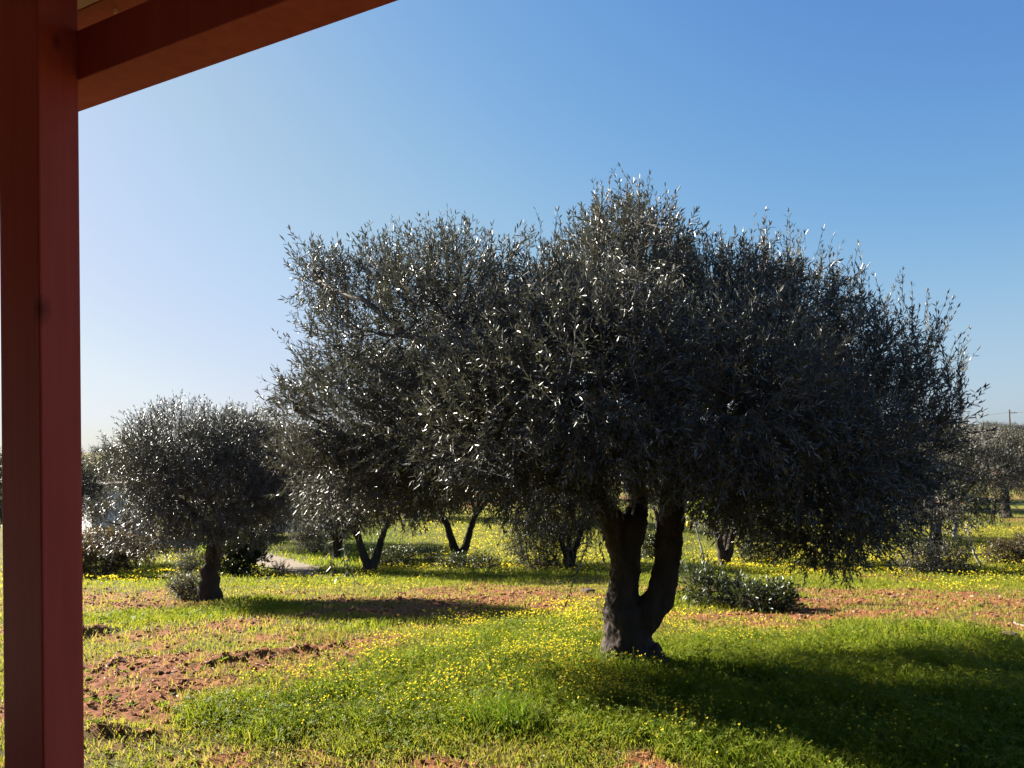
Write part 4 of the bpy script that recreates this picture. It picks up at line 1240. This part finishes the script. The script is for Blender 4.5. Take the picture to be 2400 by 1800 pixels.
def clods():
    rng = np.random.default_rng(131)
    ico = np.array([[0, 0, 1], [0.89, 0, 0.45], [0.28, 0.85, 0.45], [-0.72, 0.53, 0.45], [-0.72, -0.53, 0.45], [0.28, -0.85, 0.45],
                    [0.72, 0.53, -0.45], [-0.28, 0.85, -0.45], [-0.89, 0, -0.45], [-0.28, -0.85, -0.45], [0.72, -0.53, -0.45], [0, 0, -1]])
    tr = [[0, 1, 2], [0, 2, 3], [0, 3, 4], [0, 4, 5], [0, 5, 1], [1, 6, 2], [2, 7, 3], [3, 8, 4], [4, 9, 5], [5, 10, 1],
          [6, 7, 2], [7, 8, 3], [8, 9, 4], [9, 10, 5], [10, 6, 1], [11, 7, 6], [11, 8, 7], [11, 9, 8], [11, 10, 9], [11, 6, 10]]
    n = 70000
    x, y, r = scatter(rng, n, 3.7, 32, 42, 1.0)
    soil = soil_at(x, y)
    k = rng.random(n) < np.clip(soil * 1.1, 0.03, 1)
    x, y, r = x[k], y[k], r[k]; m = len(x)
    s = (0.005 + 0.022 * rng.random(m) ** 3.6) * (0.85 + r * 0.035)
    V = ico[None] * (1 + rng.normal(size=(m, 12, 1)) * 0.22)
    V = V * np.stack([0.8 + 0.7 * rng.random(m), 0.8 + 0.7 * rng.random(m), 0.55 + 0.3 * rng.random(m)], 1)[:, None]
    V = V * s[:, None, None] + np.stack([x, y, gz(x, y) + s * 0.25], 1)[:, None]
    a = Acc(); a.many(V, None, tr, 0, rng.random(m))
    mt, nt, out = mat("earth_clods"); L = nt.links
    at_ = N(nt, "ShaderNodeAttribute", attribute_name="tint")
    r_ = ramp(nt, [(0.0, (0.08, 0.036, 0.02)), (0.5, (0.175, 0.068, 0.031)), (0.85, (0.25, 0.122, 0.065)), (1.0, (0.30, 0.19, 0.125))])
    L.new(at_.outputs["Fac"], r_.inputs[0])
    p = N(nt, "ShaderNodeBsdfPrincipled"); p.inputs["Roughness"].default_value = 0.95; p.inputs["Specular IOR Level"].default_value = 0.1
    L.new(r_.outputs[0], p.inputs["Base Color"]); L.new(p.outputs[0], out.inputs[0])
    o = a.obj("soil_clods", [mt])
    tag(o, "crumbled red earth clods and pebbles on the bare strips", "soil clods", kind="stuff")
    # pale dry leaves fallen on the ground
    n = 7500
    x, y, r = scatter(rng, n, 3.7, 18, 42, 1.0)
    lush = zone(LUSH, x, y, 0.4, 3); k = rng.random(n) < (1 - lush * 0.85) * (0.25 + 0.75 * soil_at(x, y))
    x, y = x[k], y[k]; m = len(x)
    an = rng.random(m) * 6.28
    D = norm(np.stack([np.cos(an), np.sin(an), rng.normal(size=m) * 0.25], 1))
    nn = norm(np.stack([rng.normal(size=m) * 0.35, rng.normal(size=m) * 0.35, np.ones(m)], 1)); nn = norm(nn - D * np.sum(nn * D, 1, keepdims=True))
    a = Acc(); a.many(leaf_verts(np.stack([x, y, gz(x, y) + 0.012], 1), D, nn, 0.035 + 0.035 * rng.random(m), 0.012 + 0.012 * rng.random(m), 0.3, 0.25), LEAF_Q, None, 0, rng.random(m))
    o = a.obj("fallen_leaves", [grass_mat("dry_leaves", [(0.0, (0.10, 0.05, 0.026)), (0.5, (0.21, 0.15, 0.095)), (1.0, (0.36, 0.32, 0.27))], 0.15)])
    tag(o, "pale dry leaves fallen on the turf and earth", "fallen leaves", kind="stuff")
clods()

def sticks():
    rng = np.random.default_rng(141)
    m = rough_mat("dry_wood", (0.11, 0.085, 0.065), (0.21, 0.17, 0.135), 12, 0.8)
    for (p0, p1, r, lb) in (((2290, 1424), (2325, 1417), 0.018, "short pale cut branch lying on the right soil strip"),
                            ((2330, 1428), (2342, 1425), 0.018, "stubby pale wood piece beside the cut branch on the right"),
                            ((2378, 1462), (2420, 1478), 0.016, "pale dry branch lying at the photo's right edge")):
        A = at(*p0); Bq = at(*p1); A[2] += r; Bq[2] += r
        a = Acc(); P = curve(A, Bq, 6, 0.06, rng); tube(a, P - A, np.linspace(r, r * 0.7, 6), 8, rough=0.08, rng=rng)
        o = a.obj("fallen_branch", [m], tint=False, smooth=True); o.location = Vector([float(c) for c in A])
        tag(o, lb, "branch", "cut branches on the ground")
    st = rough_mat("field_stone", (0.05, 0.035, 0.03), (0.14, 0.09, 0.07), 9, 0.9)
    import bmesh
    for (px, py, s, lb) in ((1378, 1389, 0.11, "dark red rock lying left of the big forked trunk"), (2362, 1495, 0.09, "small dark stone in the bright grass near the right edge"), (282, 1728, 0.05, "dark stone standing in for a shadowed crevice near the porch post")):  # the last stone is added in place of a shadowed crevice
        p = at(px, py); bm = bmesh.new(); bmesh.ops.create_icosphere(bm, subdivisions=3, radius=s)
        for v in bm.verts:
            q = np.array(v.co) / s
            f = 1 + 0.5 * (fbm(np.array([q[0] * 1.7 + px]), np.array([q[1] * 1.7 + q[2] * 2.3]), 3, 3)[0] - 0.5)
            v.co = v.co * f; v.co.z *= 0.55; v.co.x *= 1.35
        me = bpy.data.meshes.new("stone"); bm.to_mesh(me); bm.free(); me.materials.append(st)
        o = bpy.data.objects.new("stone", me); C.collection.objects.link(o); o.location = (float(p[0]), float(p[1]), float(p[2] + s * 0.2))
        tag(o, lb, "stone")
sticks()
